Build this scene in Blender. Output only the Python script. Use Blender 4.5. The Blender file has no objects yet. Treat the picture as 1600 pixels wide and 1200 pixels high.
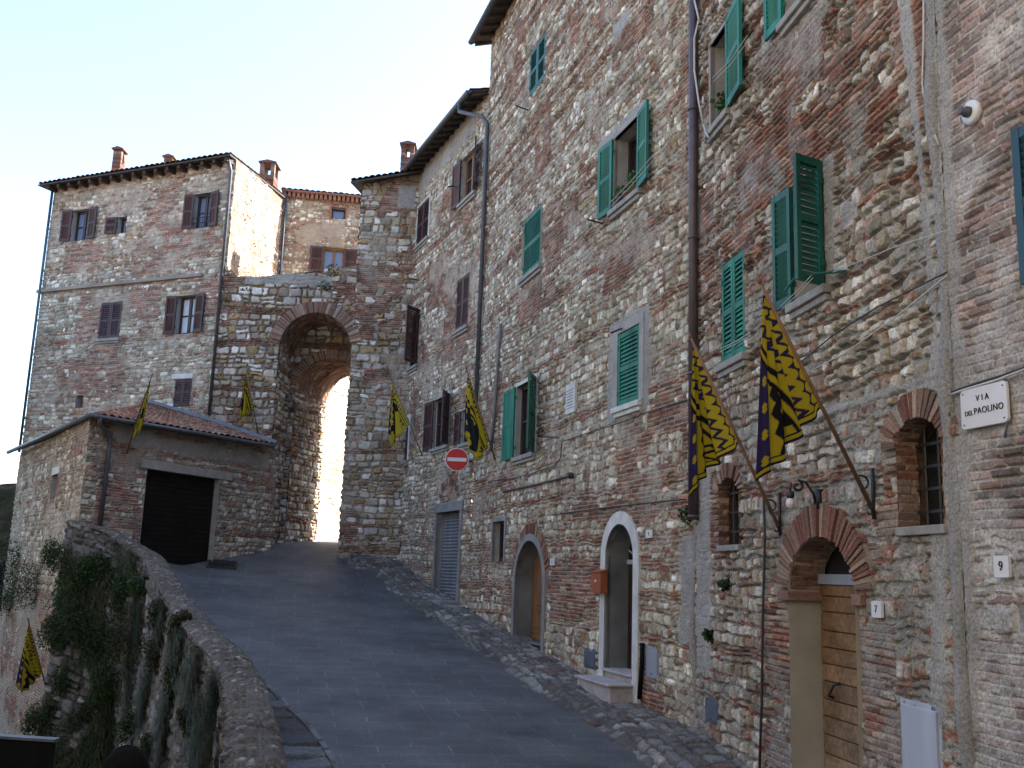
import bpy, math, random
import numpy as np
from mathutils import Vector, Matrix

random.seed(7)
C = bpy.context.scene.collection

# ------------------------------------------------------------------ camera
FP, CX, CY = 1555.0, 800.0, 600.0          # focal length in photo pixels, principal point
PIT = math.atan((895 - 600) / FP)
ROL = math.atan(0.035)
_fw = np.array([0, math.cos(PIT), math.sin(PIT)])
_up = np.array([0, -math.sin(PIT), math.cos(PIT)])
_ri = np.array([1.0, 0, 0])
RV = math.cos(ROL) * _ri + math.sin(ROL) * _up
UV_ = -math.sin(ROL) * _ri + math.cos(ROL) * _up
cam_d = bpy.data.cameras.new('camera')
cam_d.sensor_width = 36.0
cam_d.lens = 36.0 * FP / 1600
cam_d.clip_start = 0.1
cam_d.clip_end = 6000
cam = bpy.data.objects.new('camera', cam_d)
C.objects.link(cam)
M4 = Matrix(((RV[0], UV_[0], -_fw[0], 0), (RV[1], UV_[1], -_fw[1], 0), (RV[2], UV_[2], -_fw[2], 0), (0, 0, 0, 1)))
cam.matrix_world = M4
bpy.context.scene.camera = cam

# ------------------------------------------------------------------ light
SUN_AZ, SUN_EL = math.radians(70), math.radians(42)
world = bpy.data.worlds.new('World')
bpy.context.scene.world = world
world.use_nodes = True
wn = world.node_tree
bgn = wn.nodes['Background']
sky = wn.nodes.new('ShaderNodeTexSky')
sky.sky_type = 'NISHITA'
sky.sun_disc = False
sky.sun_elevation = SUN_EL
sky.sun_rotation = SUN_AZ
sky.air_density = 1.0
sky.dust_density = 1.7
sky.ozone_density = 2.0
wn.links.new(sky.outputs[0], bgn.inputs[0])
bgn.inputs[1].default_value = 0.13
sun_d = bpy.data.lights.new('sun', 'SUN')
sun_d.energy = 5.0
sun_d.angle = math.radians(0.5)
sun_d.color = (1.0, 0.93, 0.82)
sun = bpy.data.objects.new('sun', sun_d)
C.objects.link(sun)
_sv = Vector((math.sin(SUN_AZ) * math.cos(SUN_EL), math.cos(SUN_AZ) * math.cos(SUN_EL), math.sin(SUN_EL)))
sun.rotation_euler = _sv.to_track_quat('Z', 'Y').to_euler()
vs = bpy.context.scene.view_settings
vs.view_transform = 'Standard'
vs.look = 'None'
vs.gamma = 1
vs.exposure = 2.3

# ------------------------------------------------------------------ geometry of the place
def ray(px, py):
    return _fw * FP + RV * (px - CX) + UV_ * (CY - py)
def proj(p):
    p = np.asarray(p, float)
    k = p @ _fw
    return CX + FP * (p @ RV) / k, CY - FP * (p @ UV_) / k
def az(px, py):
    r = ray(px, py)
    return r[0] / r[1]
def horizon_dir(vx):
    py = CY + (_fw[2] * FP + RV[2] * (vx - CX)) / UV_[2]
    r = ray(vx, py)
    return np.array([r[0], r[1]]) / math.hypot(r[0], r[1])
def meet(P, d, a):                      # point of the plan line P + k d on the sight line x = a y
    k = (a * P[1] - P[0]) / (d[0] - a * d[1])
    return np.array([P[0] + k * d[0], P[1] + k * d[1]])
def at_depth(px, py, Y):
    r = ray(px, py)
    return r * (Y / r[1])

class Wall:                             # vertical plane, s grows to the right as seen from the street
    def __init__(w, p0, p1):
        w.p0 = np.array(p0, float); w.p1 = np.array(p1, float)
        d = w.p1 - w.p0; w.L = float(np.hypot(*d)); w.u = d / w.L
        w.n = np.array([w.u[1], -w.u[0]])
    def pt(w, s, z, d=0.0):
        s, z, d = np.broadcast_arrays(np.asarray(s, float), np.asarray(z, float), np.asarray(d, float))
        return np.stack([w.p0[0] + w.u[0] * s + w.n[0] * d, w.p0[1] + w.u[1] * s + w.n[1] * d, z], -1)
    def hit(w, px, py, d=0.0):
        r = ray(px, py)
        k = (w.n @ w.p0 + d) / (w.n @ r[:2])
        P = r * k
        return float((P[:2] - w.p0) @ w.u), float(P[2])
    def depth_for(w, s, z, px):         # how deep a jamb goes whose inner edge shows at photo column px
        lo, hi = 0.0, 1.6
        f0 = proj(w.pt(s, z, 0))[0] - px
        for _ in range(40):
            m = (lo + hi) / 2
            if (proj(w.pt(s, z, -m))[0] - px) * f0 > 0: lo = m
            else: hi = m
        return lo

A0 = np.array([az(970, 1000) * 15.5, 15.5])
dA = horizon_dir(300)
PAD = meet(A0, dA, az(746, 600))
PAB = meet(A0, dA, az(1086, 600))
dD = horizon_dir(135)
PDE = meet(PAD, dD, az(641, 560))
dB = horizon_dir(560)
PBC = meet(PAB, dB, az(1484, 600))
dC = horizon_dir(450)
PCZ = PBC - dC * 6.0
YG = PDE[1]                              # the gate stands square across the street
PE0 = np.array([az(547, 580) * YG, YG])
PFG = np.array([az(352, 440) * YG, YG])
r1, r2 = ray(335, 430), ray(68, 458)
PF0Y = PFG[1] * 1.005 * (r1[2] / r1[1]) / (r2[2] / r2[1])
PF0 = np.array([az(62, 480) * PF0Y, PF0Y])
PG0 = np.array([az(132, 740) * 23.0, 23.0])
PG1 = np.array([az(428, 780) * YG, YG])
WA, WB, WC, WD = Wall(PAD, PAB), Wall(PAB, PBC), Wall(PBC, PCZ), Wall(PDE, PAD)
WE = Wall(PE0, PDE)
WG = Wall(PFG, PE0)
WF = Wall(PF0, PFG)
WGF = Wall(PG0, PG1)

TD = np.array([-0.35, 0.937]); TN = np.array([0.937, 0.35])
_T = np.array([-60, -10, 0, 9.7, 13.8, 18.3, 22, 24.6, 26.8, 28, 29, 30, 31, 33, 36, 45, 60], float)
_Z = np.array([-6, -3.1, -2.62, -2.14, -1.9, -1.47, -1.1, -0.8, -0.3, -0.05, 0.2, 0.42, 0.6, 0.78, 0.95, 1.5, 2.4], float)
def smooth(x):
    x = np.clip(x, 0, 1); return x * x * (3 - 2 * x)
def ground(x, y):
    x = np.asarray(x, float); y = np.asarray(y, float)
    t = TD[0] * x + TD[1] * y; n = TN[0] * x + TN[1] * y
    return np.interp(t, _T, _Z) + 0.65 * smooth((1.6 - n) / 2) * smooth((t - 19) / 5) * (1 - smooth((t - 27) / 2.5))
def on_ground(px, py, h=0.0):
    r = ray(px, py); best = None
    for Y in np.arange(3, 60, 0.02):
        p = r * (Y / r[1])
        if p[2] <= ground(p[0], p[1]) + h:
            return p
    return r * (30 / r[1])
def lower_z(x, y):
    return -1.65 - 0.2 * np.clip(np.asarray(y, float), -10, 40)

# ------------------------------------------------------------------ object helpers
def tag(o, label=None, cat=None, group=None, kind=None):
    if label: o['label'] = label
    if cat: o['category'] = cat
    if group: o['group'] = group
    if kind: o['kind'] = kind
    return o
def thing(name, loc, label, cat, group=None):
    o = bpy.data.objects.new(name, None)
    o.empty_display_size = 0.2
    C.objects.link(o)
    o.location = loc
    return tag(o, label, cat, group)
def top_of(o):
    m = Vector((0, 0, 0))
    while o is not None:
        m += o.location
        o = o.parent
    return m
def link(name, me, parent):
    parent = getattr(parent, "root", parent)
    o = bpy.data.objects.new(name, me)
    C.objects.link(o)
    if parent is not None:
        o.parent = parent
        o.matrix_parent_inverse = Matrix.Translation(-top_of(parent))
        if parent.type != 'EMPTY':
            o.matrix_parent_inverse = Matrix.Identity(4)
    return o

class MB:                                # collects shapes, becomes ONE mesh object
    def __init__(s): s.v = []; s.f = []; s.m = []; s.c = []; s.cur = None; s.mat = 0; s.anycol = False
    def add(s, pts, faces):
        b = len(s.v)
        for p in pts: s.v.append((float(p[0]), float(p[1]), float(p[2])))
        s.c += [s.cur or (1, 1, 1)] * len(pts)
        if s.cur: s.anycol = True
        for f in faces:
            s.f.append([b + i for i in f]); s.m.append(s.mat)
    def box(s, P, a0, a1, b0, b1, d0, d1):
        pts = [P(a, b, d) for d in (d0, d1) for b in (b0, b1) for a in (a0, a1)]
        s.add(pts, [(0, 2, 3, 1), (4, 5, 7, 6), (0, 1, 5, 4), (2, 6, 7, 3), (0, 4, 6, 2), (1, 3, 7, 5)])
    def quad(s, *pts): s.add(pts, [tuple(range(len(pts)))])
    def prism(s, P, poly, d0, d1):
        n = len(poly)
        pts = [P(a, b, d0) for a, b in poly] + [P(a, b, d1) for a, b in poly]
        s.add(pts, [tuple(range(n))[::-1], tuple(range(n, 2 * n))] + [(i, (i + 1) % n, n + (i + 1) % n, n + i) for i in range(n)])
    def tube(s, pts, r, n=8, caps=True):
        pts = [Vector(p) for p in pts]
        rr = r if isinstance(r, (list, tuple)) else [r] * len(pts)
        ring = []
        prev = None
        for i, p in enumerate(pts):
            t = (pts[min(i + 1, len(pts) - 1)] - pts[max(i - 1, 0)]).normalized()
            if prev is None:
                a = Vector((0, 0, 1)) if abs(t.z) < 0.9 else Vector((1, 0, 0))
                prev = t.cross(a).normalized()
            x = (prev - t * prev.dot(t)).normalized(); prev = x
            y = t.cross(x)
            ring += [p + (x * math.cos(2 * math.pi * k / n) + y * math.sin(2 * math.pi * k / n)) * rr[i] for k in range(n)]
        fs = [(i * n + k, i * n + (k + 1) % n, (i + 1) * n + (k + 1) % n, (i + 1) * n + k) for i in range(len(pts) - 1) for k in range(n)]
        if caps: fs += [tuple(range(n))[::-1], tuple(range((len(pts) - 1) * n, len(pts) * n))]
        s.add(ring, fs)
    def lathe(s, c, prof, n=16, ax=(0, 0, 1)):
        ax = Vector(ax).normalized(); a = Vector((0, 0, 1)) if abs(ax.z) < 0.9 else Vector((1, 0, 0))
        x = ax.cross(a).normalized(); y = ax.cross(x); c = Vector(c)
        pts = [c + ax * h + (x * math.cos(2 * math.pi * k / n) + y * math.sin(2 * math.pi * k / n)) * r for r, h in prof for k in range(n)]
        m = len(prof)
        fs = [(i * n + k, i * n + (k + 1) % n, (i + 1) * n + (k + 1) % n, (i + 1) * n + k) for i in range(m - 1) for k in range(n)]
        s.add(pts, fs + [tuple(range(n))[::-1], tuple(range((m - 1) * n, m * n))])
    def build(s, name, mats, parent=None, smooth=False, bevel=0):
        me = bpy.data.meshes.new(name)
        me.from_pydata(s.v, [], s.f)
        for m in (mats if isinstance(mats, (list, tuple)) else [mats]): me.materials.append(m)
        me.polygons.foreach_set('material_index', s.m)
        if smooth: me.polygons.foreach_set('use_smooth', [True] * len(s.f))
        if s.anycol:
            at = me.color_attributes.new('Col', 'FLOAT_COLOR', 'POINT')
            a = np.ones((len(s.v), 4), np.float32); a[:, :3] = s.c
            at.data.foreach_set('color', a.ravel())
        me.update()
        o = link(name, me, parent)
        if bevel:
            b = o.modifiers.new('bevel', 'BEVEL'); b.width = bevel; b.segments = 2; b.limit_method = 'ANGLE'
        return o

def grid_object(name, V, keep, col, mat, parent=None, smooth=True, close=False):
    """V (nu,nv,3) points, keep (nu-1,nv-1) faces, col (nu,nv,3)"""
    nu, nv = V.shape[:2]
    idx = np.arange(nu * nv).reshape(nu, nv)
    q = np.stack([idx[:-1, :-1], idx[1:, :-1], idx[1:, 1:], idx[:-1, 1:]], -1)
    q = q[keep] if keep is not None else q.reshape(-1, 4)
    used = np.zeros(nu * nv, bool); used[q.ravel()] = True
    remap = np.cumsum(used) - 1
    q = remap[q]
    v = V.reshape(-1, 3)[used]
    me = bpy.data.meshes.new(name)
    me.vertices.add(len(v)); me.vertices.foreach_set('co', v.astype(np.float32).ravel())
    me.loops.add(q.size); me.loops.foreach_set('vertex_index', q.ravel().astype(np.int32))
    me.polygons.add(len(q))
    me.polygons.foreach_set('loop_start', np.arange(0, q.size, 4, dtype=np.int32))
    me.polygons.foreach_set('use_smooth', np.full(len(q), smooth))
    if col is not None:
        at = me.color_attributes.new('Col', 'FLOAT_COLOR', 'POINT')
        a = np.ones((len(v), 4), np.float32); a[:, :3] = col.reshape(-1, 3)[used]
        at.data.foreach_set('color', a.ravel())
    me.materials.append(mat)
    me.update(calc_edges=True); me.validate()
    return link(name, me, parent)

# ------------------------------------------------------------------ materials
def nt(name):
    m = bpy.data.materials.new(name); m.use_nodes = True
    return m, m.node_tree, m.node_tree.nodes['Principled BSDF']
def mat_simple(name, col, rough=0.6, var=0.25, scale=6.0, bump=0.0, metal=0.0, streak=False):
    m, t, p = nt(name)
    tc = t.nodes.new('ShaderNodeTexCoord'); n = t.nodes.new('ShaderNodeTexNoise')
    n.inputs['Scale'].default_value = scale; n.inputs['Detail'].default_value = 6
    mp = t.nodes.new('ShaderNodeMapping')
    mp.inputs['Scale'].default_value = (1, 1, 0.18) if streak else (1, 1, 1)
    t.links.new(tc.outputs['Object'], mp.inputs[0]); t.links.new(mp.outputs[0], n.inputs['Vector'])
    r = t.nodes.new('ShaderNodeValToRGB')
    r.color_ramp.elements[0].position = 0.3; r.color_ramp.elements[1].position = 0.72
    r.color_ramp.elements[0].color = tuple(c * (1 - var) for c in col) + (1,)
    r.color_ramp.elements[1].color = tuple(min(1, c * (1 + var)) for c in col) + (1,)
    t.links.new(n.outputs[0], r.inputs[0]); t.links.new(r.outputs[0], p.inputs['Base Color'])
    p.inputs['Roughness'].default_value = rough; p.inputs['Metallic'].default_value = metal
    if bump:
        b = t.nodes.new('ShaderNodeBump'); b.inputs['Strength'].default_value = bump; b.inputs['Distance'].default_value = 0.02
        t.links.new(n.outputs[0], b.inputs['Height']); t.links.new(b.outputs[0], p.inputs['Normal'])
    return m
def mat_attr(name, rough=0.92, fine=45.0, amt=0.35, bump=0.5, big=1.4, bigamt=0.18, trans=0.0):
    m, t, p = nt(name)
    at = t.nodes.new('ShaderNodeAttribute'); at.attribute_name = 'Col'
    tc = t.nodes.new('ShaderNodeTexCoord')
    def noise(sc, det):
        n = t.nodes.new('ShaderNodeTexNoise'); n.inputs['Scale'].default_value = sc; n.inputs['Detail'].default_value = det
        t.links.new(tc.outputs['Object'], n.inputs['Vector']); return n
    def rng(n, lo, hi):
        r = t.nodes.new('ShaderNodeMapRange'); r.inputs[1].default_value = 0.3; r.inputs[2].default_value = 0.7
        r.inputs[3].default_value = lo; r.inputs[4].default_value = hi
        t.links.new(n.outputs[0], r.inputs[0]); return r
    n1, n2 = noise(fine, 8), noise(big, 5)
    r1, r2 = rng(n1, 1 - amt, 1 + amt), rng(n2, 1 - bigamt, 1 + bigamt)
    mu = t.nodes.new('ShaderNodeMath'); mu.operation = 'MULTIPLY'
    t.links.new(r1.outputs[0], mu.inputs[0]); t.links.new(r2.outputs[0], mu.inputs[1])
    vm = t.nodes.new('ShaderNodeVectorMath'); vm.operation = 'SCALE'
    t.links.new(at.outputs['Color'], vm.inputs[0]); t.links.new(mu.outputs[0], vm.inputs['Scale'])
    t.links.new(vm.outputs[0], p.inputs['Base Color'])
    p.inputs['Roughness'].default_value = rough
    p.inputs['Specular IOR Level'].default_value = 0.25
    if bump:
        b = t.nodes.new('ShaderNodeBump'); b.inputs['Strength'].default_value = bump; b.inputs['Distance'].default_value = 0.012
        t.links.new(n1.outputs[0], b.inputs['Height']); t.links.new(b.outputs[0], p.inputs['Normal'])
    if trans:
        tl = t.nodes.new('ShaderNodeBsdfTranslucent'); t.links.new(vm.outputs[0], tl.inputs['Color'])
        mx = t.nodes.new('ShaderNodeMixShader'); mx.inputs[0].default_value = trans
        out = t.nodes['Material Output']
        t.links.new(p.outputs[0], mx.inputs[1]); t.links.new(tl.outputs[0], mx.inputs[2]); t.links.new(mx.outputs[0], out.inputs[0])
    return m

M = {}
M['masonry'] = mat_attr('masonry')
M['tiles'] = mat_attr('roof_tiles', fine=20, amt=0.3, bump=0.3)
M['planks'] = mat_attr('weathered_planks', rough=0.6, fine=22, amt=0.35, bump=0.25, big=3.0, bigamt=0.3)
M['soil'] = mat_attr('dark_soil', fine=8, amt=0.4, bump=0.4); M['soil'].node_tree.nodes['Principled BSDF'].inputs['Specular IOR Level'].default_value = 0.0
M['cloth'] = mat_attr('flag_cloth', rough=0.7, fine=220, amt=0.08, bump=0.05, bigamt=0.08, trans=0.3)
M['leaves'] = mat_attr('leaves', rough=0.6, fine=30, amt=0.3, bump=0.0, trans=0.25)
M['green'] = mat_simple('green_paint', (0.004, 0.15, 0.092), 0.55, 0.5, 5, 0.1, streak=True)
M['dgreen'] = mat_simple('dark_green_paint', (0.004, 0.085, 0.06), 0.55, 0.5, 5, 0.1, streak=True)
M['brown'] = mat_simple('brown_paint', (0.06, 0.026, 0.026), 0.6, 0.5, 6, 0.1, streak=True)
M['dbrown'] = mat_simple('dark_wood', (0.04, 0.024, 0.018), 0.5, 0.35, 8, 0.2, streak=True)
M['blue'] = mat_simple('blue_paint', (0.005, 0.045, 0.062), 0.5, 0.25, 6, streak=True)
M['plaster'] = mat_simple('grey_plaster', (0.33, 0.31, 0.28), 0.92, 0.2, 3.5, 0.4)
M['cement'] = mat_simple('grey_cement', (0.24, 0.235, 0.225), 0.92, 0.22, 4, 0.5)
M['whitecement'] = mat_simple('pale_cement', (0.60, 0.59, 0.55), 0.9, 0.18, 4, 0.3)
M['cream'] = mat_simple('cream_plaster', (0.36, 0.335, 0.275), 0.9, 0.15, 2.5, 0.25)
M['sill'] = mat_simple('sill_stone', (0.30, 0.28, 0.25), 0.9, 0.25, 7, 0.5)
M['wood'] = mat_simple('door_wood', (0.22, 0.105, 0.045), 0.55, 0.35, 9, 0.25, streak=True)
M['plank'] = mat_simple('plank_wood', (0.24, 0.125, 0.05), 0.6, 0.35, 7, 0.3)
M['oldwood'] = mat_simple('rafter_wood', (0.055, 0.043, 0.034), 0.85, 0.3, 7, 0.3)
M['metal'] = mat_simple('dark_metal', (0.085, 0.09, 0.10), 0.5, 0.3, 8, metal=0.2)
M['pipe'] = mat_simple('brown_pipe', (0.10, 0.075, 0.08), 0.45, 0.2, 6, metal=0.3)
M['iron'] = mat_simple('wrought_iron', (0.018, 0.018, 0.02), 0.5, 0.3, 10)
M['black'] = mat_simple('black_metal', (0.006, 0.006, 0.006), 0.5, 0.3, 10)
M['garage'] = mat_simple('garage_door', (0.016, 0.014, 0.012), 0.55, 0.3, 3, 0.05)
M['rollup'] = mat_simple('grey_shutter_metal', (0.26, 0.28, 0.30), 0.5, 0.25, 4, metal=0.4, streak=True)
M['box'] = mat_simple('grey_box', (0.27, 0.29, 0.33), 0.6, 0.15, 5, streak=True)
M['palebox'] = mat_simple('pale_box', (0.42, 0.45, 0.52), 0.55, 0.12, 4, streak=True)
M['darkbox'] = mat_simple('dark_box', (0.10, 0.11, 0.14), 0.6, 0.2, 5)
M['white'] = mat_simple('white_enamel', (0.70, 0.69, 0.70), 0.35, 0.06, 4)
M['ink'] = mat_simple('black_ink', (0.015, 0.015, 0.018), 0.5, 0.1, 10)
M['red'] = mat_simple('sign_red', (0.50, 0.018, 0.022), 0.4, 0.08, 4)
M['orange'] = mat_simple('rust_red_box', (0.33, 0.09, 0.035), 0.5, 0.25, 8)
M['capbrick'] = mat_simple('cap_brick', (0.16, 0.09, 0.07), 0.9, 0.25, 9, 0.3)
M['terra'] = mat_simple('terracotta', (0.28, 0.12, 0.08), 0.85, 0.2, 12)
M['rope'] = mat_simple('pale_cable', (0.55, 0.53, 0.50), 0.7, 0.1, 20)
M['dcable'] = mat_simple('dark_cable', (0.03, 0.03, 0.032), 0.6, 0.2, 20)
M['poleash'] = mat_simple('flag_pole_wood', (0.20, 0.10, 0.05), 0.55, 0.3, 12, streak=True)
M['greypole'] = mat_simple('grey_pole', (0.17, 0.17, 0.16), 0.6, 0.2, 6)
M['dark'] = mat_simple('dark_interior', (0.012, 0.011, 0.010), 0.9, 0.2, 4)
M['curtain'] = mat_simple('white_curtain', (0.55, 0.60, 0.66), 0.8, 0.1, 6, streak=True)
M['brass'] = mat_simple('brass', (0.7, 0.5, 0.22), 0.25, 0.1, 10, metal=1.0)
M['step'] = mat_simple('step_stone', (0.42, 0.38, 0.36), 0.85, 0.2, 7, 0.3)
M['flash'] = mat_simple('lead_flashing', (0.14, 0.145, 0.16), 0.6, 0.2, 4)
M['rod'] = mat_simple('rusty_rod', (0.06, 0.04, 0.035), 0.7, 0.3, 12)
M['shadecement'] = mat_simple('shaded_cement', (0.17, 0.175, 0.175), 0.9, 0.3, 2.5, 0.3)  # grey cement darkened to stand in for shade inside the door reveals
M['hair'] = mat_simple('dark_hair', (0.006, 0.005, 0.004), 1.0, 0.3, 30)
M['coat'] = mat_simple('dark_coat', (0.012, 0.012, 0.014), 0.85, 0.3, 20)
M['skin'] = mat_simple('skin', (0.35, 0.2, 0.14), 0.6, 0.1, 10)
def glass(name, col):
    m, t, p = nt(name)
    tc = t.nodes.new('ShaderNodeTexCoord'); n = t.nodes.new('ShaderNodeTexNoise'); n.inputs['Scale'].default_value = 2.0
    t.links.new(tc.outputs['Object'], n.inputs['Vector'])
    b = t.nodes.new('ShaderNodeBump'); b.inputs['Strength'].default_value = 0.05; t.links.new(n.outputs[0], b.inputs['Height'])
    t.links.new(b.outputs[0], p.inputs['Normal'])
    p.inputs['Base Color'].default_value = col + (1,); p.inputs['Roughness'].default_value = 0.06
    return m
for k_ in ('hair', 'coat', 'black', 'ink', 'garage'): M[k_].node_tree.nodes['Principled BSDF'].inputs['Specular IOR Level'].default_value = 0.08
M['glass'] = glass('dark_window_glass', (0.012, 0.013, 0.016))
M['skyglass'] = glass('sky_tinted_glass', (0.16, 0.21, 0.32))  # blue-grey base colour stands in for sky reflected in the panes

# ------------------------------------------------------------------ masonry: every stone and brick is real relief
def rnd(i, k=0):
    x = (np.asarray(i).astype(np.int64) * 2654435761 + k * 40503 * 97 + 12345) & 0xffffffff
    x = x.astype(np.uint64)
    x ^= x >> np.uint64(16); x = (x * np.uint64(0x45d9f3b)) & np.uint64(0xffffffff)
    x ^= x >> np.uint64(15); x = (x * np.uint64(0x2c1b3c6d)) & np.uint64(0xffffffff)
    x ^= x >> np.uint64(13)
    return x.astype(np.float64) / 4294967296.0
def vn(x, y, seed=0):
    xi = np.floor(x); yi = np.floor(y); fx = x - xi; fy = y - yi
    xi = xi.astype(np.int64); yi = yi.astype(np.int64)
    h = lambda a, b: rnd(a * 7919 + b * 104729, seed)
    fx = fx * fx * (3 - 2 * fx); fy = fy * fy * (3 - 2 * fy)
    return (h(xi, yi) * (1 - fx) + h(xi + 1, yi) * fx) * (1 - fy) + (h(xi, yi + 1) * (1 - fx) + h(xi + 1, yi + 1) * fx) * fy
def fbm(x, y, seed=0, o=4):
    r = 0; a = 0.5
    for k in range(o):
        r = r + a * vn(x * 2 ** k, y * 2 ** k, seed + k * 13); a *= 0.5
    return r / (1 - 0.5 ** o)
def sst(a, b, x): return smooth((x - a) / (b - a))

def stonework(S, Z, st, seed, patches=()):
    rs = np.random.RandomState(seed)
    n1 = fbm(S * 0.8, Z * 0.8, seed + 1, 3) - 0.5; n2 = fbm(S * 0.7 + 31, Z * 0.9, seed + 2, 3) - 0.5
    n3 = vn(S * 5, Z * 5, seed + 3) - 0.5; n4 = vn(S * 5 + 9, Z * 5, seed + 4) - 0.5
    n5 = vn(S * 22, Z * 22, seed + 21) - 0.5
    wob = st.get('wob', 1.0)
    x = S + wob * (0.10 * n1 + 0.05 * n3); y = Z + wob * (0.16 * n2 + 0.05 * n4)
    # coursed rubble with levelling courses of brick
    bounds = [y.min() - 1.0]; kind = []
    while bounds[-1] < y.max() + 1:
        if kind and kind[-1] == 0 and rs.rand() < st.get('brickrow', 0.12):
            for _ in range(rs.randint(1, 4)):
                bounds.append(bounds[-1] + 0.062); kind.append(1)
        else:
            bounds.append(bounds[-1] + rs.uniform(st['h'][0], st['h'][1])); kind.append(0)
    bounds = np.array(bounds); kind = np.array(kind + [0])
    row = np.clip(np.searchsorted(bounds, y) - 1, 0, len(bounds) - 2)
    cell = np.zeros(S.shape, np.int64); cx = np.zeros(S.shape); hw = np.ones(S.shape)
    for r in range(row.min(), row.max() + 1):
        m = row == r
        if not m.any(): continue
        xs = x[m]; e = [xs.min() - 0.6]
        while e[-1] < xs.max() + 0.6:
            if kind[r]: e.append(e[-1] + rs.uniform(0.2, 0.3))
            else:
                hgt = bounds[r + 1] - bounds[r]
                e.append(e[-1] + max(0.6 * hgt, rs.uniform(st['w'][0], st['w'][1]) * (0.7 + rs.rand() * 0.6)))
        e = np.array(e); c = np.searchsorted(e, xs) - 1
        cell[m] = r * 4096 + c * 4; cx[m] = (e[c] + e[c + 1]) / 2; hw[m] = (e[c + 1] - e[c]) / 2
    cy = (bounds[row] + bounds[row + 1]) / 2; hh = (bounds[row + 1] - bounds[row]) / 2
    isb = kind[row] == 1
    sp = (~isb) & (rnd(cell, seed + 5) < st.get('split', 0.3)) & (hh > 0.075)   # some blocks are two stones on top of each other
    upper = y > cy + (rnd(cell, seed + 6) - 0.5) * 0.05
    cy = np.where(sp, cy + np.where(upper, hh / 2, -hh / 2), cy); cell = cell + np.where(sp & upper, 1, 0); hh = np.where(sp, hh / 2, hh)
    sh = 0.86 + 0.14 * rnd(cell, seed + 7)
    r_ = np.minimum(hw, hh) * st.get('round', 0.4) * np.where(isb, 0.2, 1)
    qx = np.abs(x - cx) - hw * sh + r_; qy = np.abs(y - cy) - hh * sh + r_
    d = r_ - (np.minimum(np.maximum(qx, qy), 0) + np.hypot(np.maximum(qx, 0), np.maximum(qy, 0)))
    n6 = vn(S * 11, Z * 11, seed + 41) - 0.5; n7 = vn(S * 48, Z * 48, seed + 42) - 0.5
    d = d + (0.014 * n5 + 0.026 * n6 + 0.012 * n3) * np.where(isb, 0.5, 1)
    # plain brickwork
    yb = Z + 0.05 * n2 + 0.012 * n4; xb = S + 0.03 * n1
    BH = st.get('bh', 0.066); br = np.floor(yb / BH)
    xb = xb + rnd(br, seed + 8) * 0.27
    BW = 0.25 * (0.85 + 0.3 * rnd(br, seed + 9)); bc = np.floor(xb / BW)
    fx = xb / BW - bc; fy = yb / BH - br
    db = np.minimum(np.minimum(fx, 1 - fx) * BW, np.minimum(fy, 1 - fy) * BH) + 0.004 * n5
    idb = (br * 3001 + bc).astype(np.int64)
    f = fbm(S * 0.42 + seed, Z * 0.5, seed + 10, 4) + 0.10 * n3 + 0.05 * n5
    bm = f > np.quantile(f, 1 - st['brick']) if st['brick'] < 1 else np.ones(S.shape, bool)
    bm &= ~((vn(S * 2.7 + 3, Z * 3.6, seed + 50) + 0.2 * n6 > 0.70) & (st['brick'] < 0.8))
    pl = np.zeros(S.shape)
    rag = 0.10 * n3 + 0.22 * (vn(S * 2.6, Z * 3.4, seed + 30) - 0.5) + 0.04 * n5
    for p in patches:
        k, a0, a1, b0, b1 = p[:5]
        din = np.minimum(np.minimum(S - a0, a1 - S), np.minimum(Z - b0, b1 - Z)) + rag * (p[5] if len(p) > 5 else 1)
        if k == 'brick': bm = bm | ((din > 0) & (vn(S * 2.7 + 3, Z * 3.6, seed + 50) + 0.2 * n6 < 0.74))
        elif k == 'stone': bm = bm & ~(din > 0)
        elif k == 'flat': continue
        else: pl = np.maximum(pl, sst(-0.02, 0.03, din))
    mw = st.get('mw', 0.016)
    ms = sst(mw * 0.5, mw * 0.5 + 0.014, d); mb_ = sst(0.004, 0.011, db)
    brickhere = bm | isb
    mask = np.where(bm, mb_, ms)
    idd = np.where(bm, idb, cell)
    pal = np.array([p[:3] for p in st['pal']]); cw = np.cumsum([p[3] for p in st['pal']]); cw = cw / cw[-1]
    bp = np.array(st.get('bpal', [(0.24, 0.10, 0.062), (0.30, 0.14, 0.09), (0.19, 0.085, 0.06), (0.30, 0.19, 0.135), (0.19, 0.13, 0.10), (0.35, 0.235, 0.175)]))
    ci = np.clip(np.searchsorted(cw, rnd(cell, seed + 11)), 0, len(pal) - 1)
    bi = (rnd(idd, seed + 12) * len(bp)).astype(int) % len(bp)
    colr = np.where(brickhere[..., None], bp[bi], pal[ci])
    colr = colr * (0.60 + 0.76 * rnd(idd, seed + 13))[..., None]
    w = fbm(S * 9, Z * 9, seed + 14, 3) - 0.5
    colr = colr * (1 + 0.55 * w)[..., None]
    mort = np.array(st['mortar']) * (1 + 0.5 * w)[..., None] * (0.85 + 0.3 * fbm(S * 0.6, Z * 0.6, seed + 15, 2))[..., None]
    chip = (vn(S * 4.5 + 7, Z * 15, seed + 43) + 0.25 * n5 > st.get('chip', 0.76)) & (d < 0.035) & ~bm
    cb = bp[(rnd(np.floor(S * 4.5 + 7).astype(int) * 911 + np.floor(Z * 15).astype(int), seed + 44) * len(bp)).astype(int) % len(bp)]
    mort = np.where(chip[..., None], cb * (1 + 0.5 * w)[..., None], mort)
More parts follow.
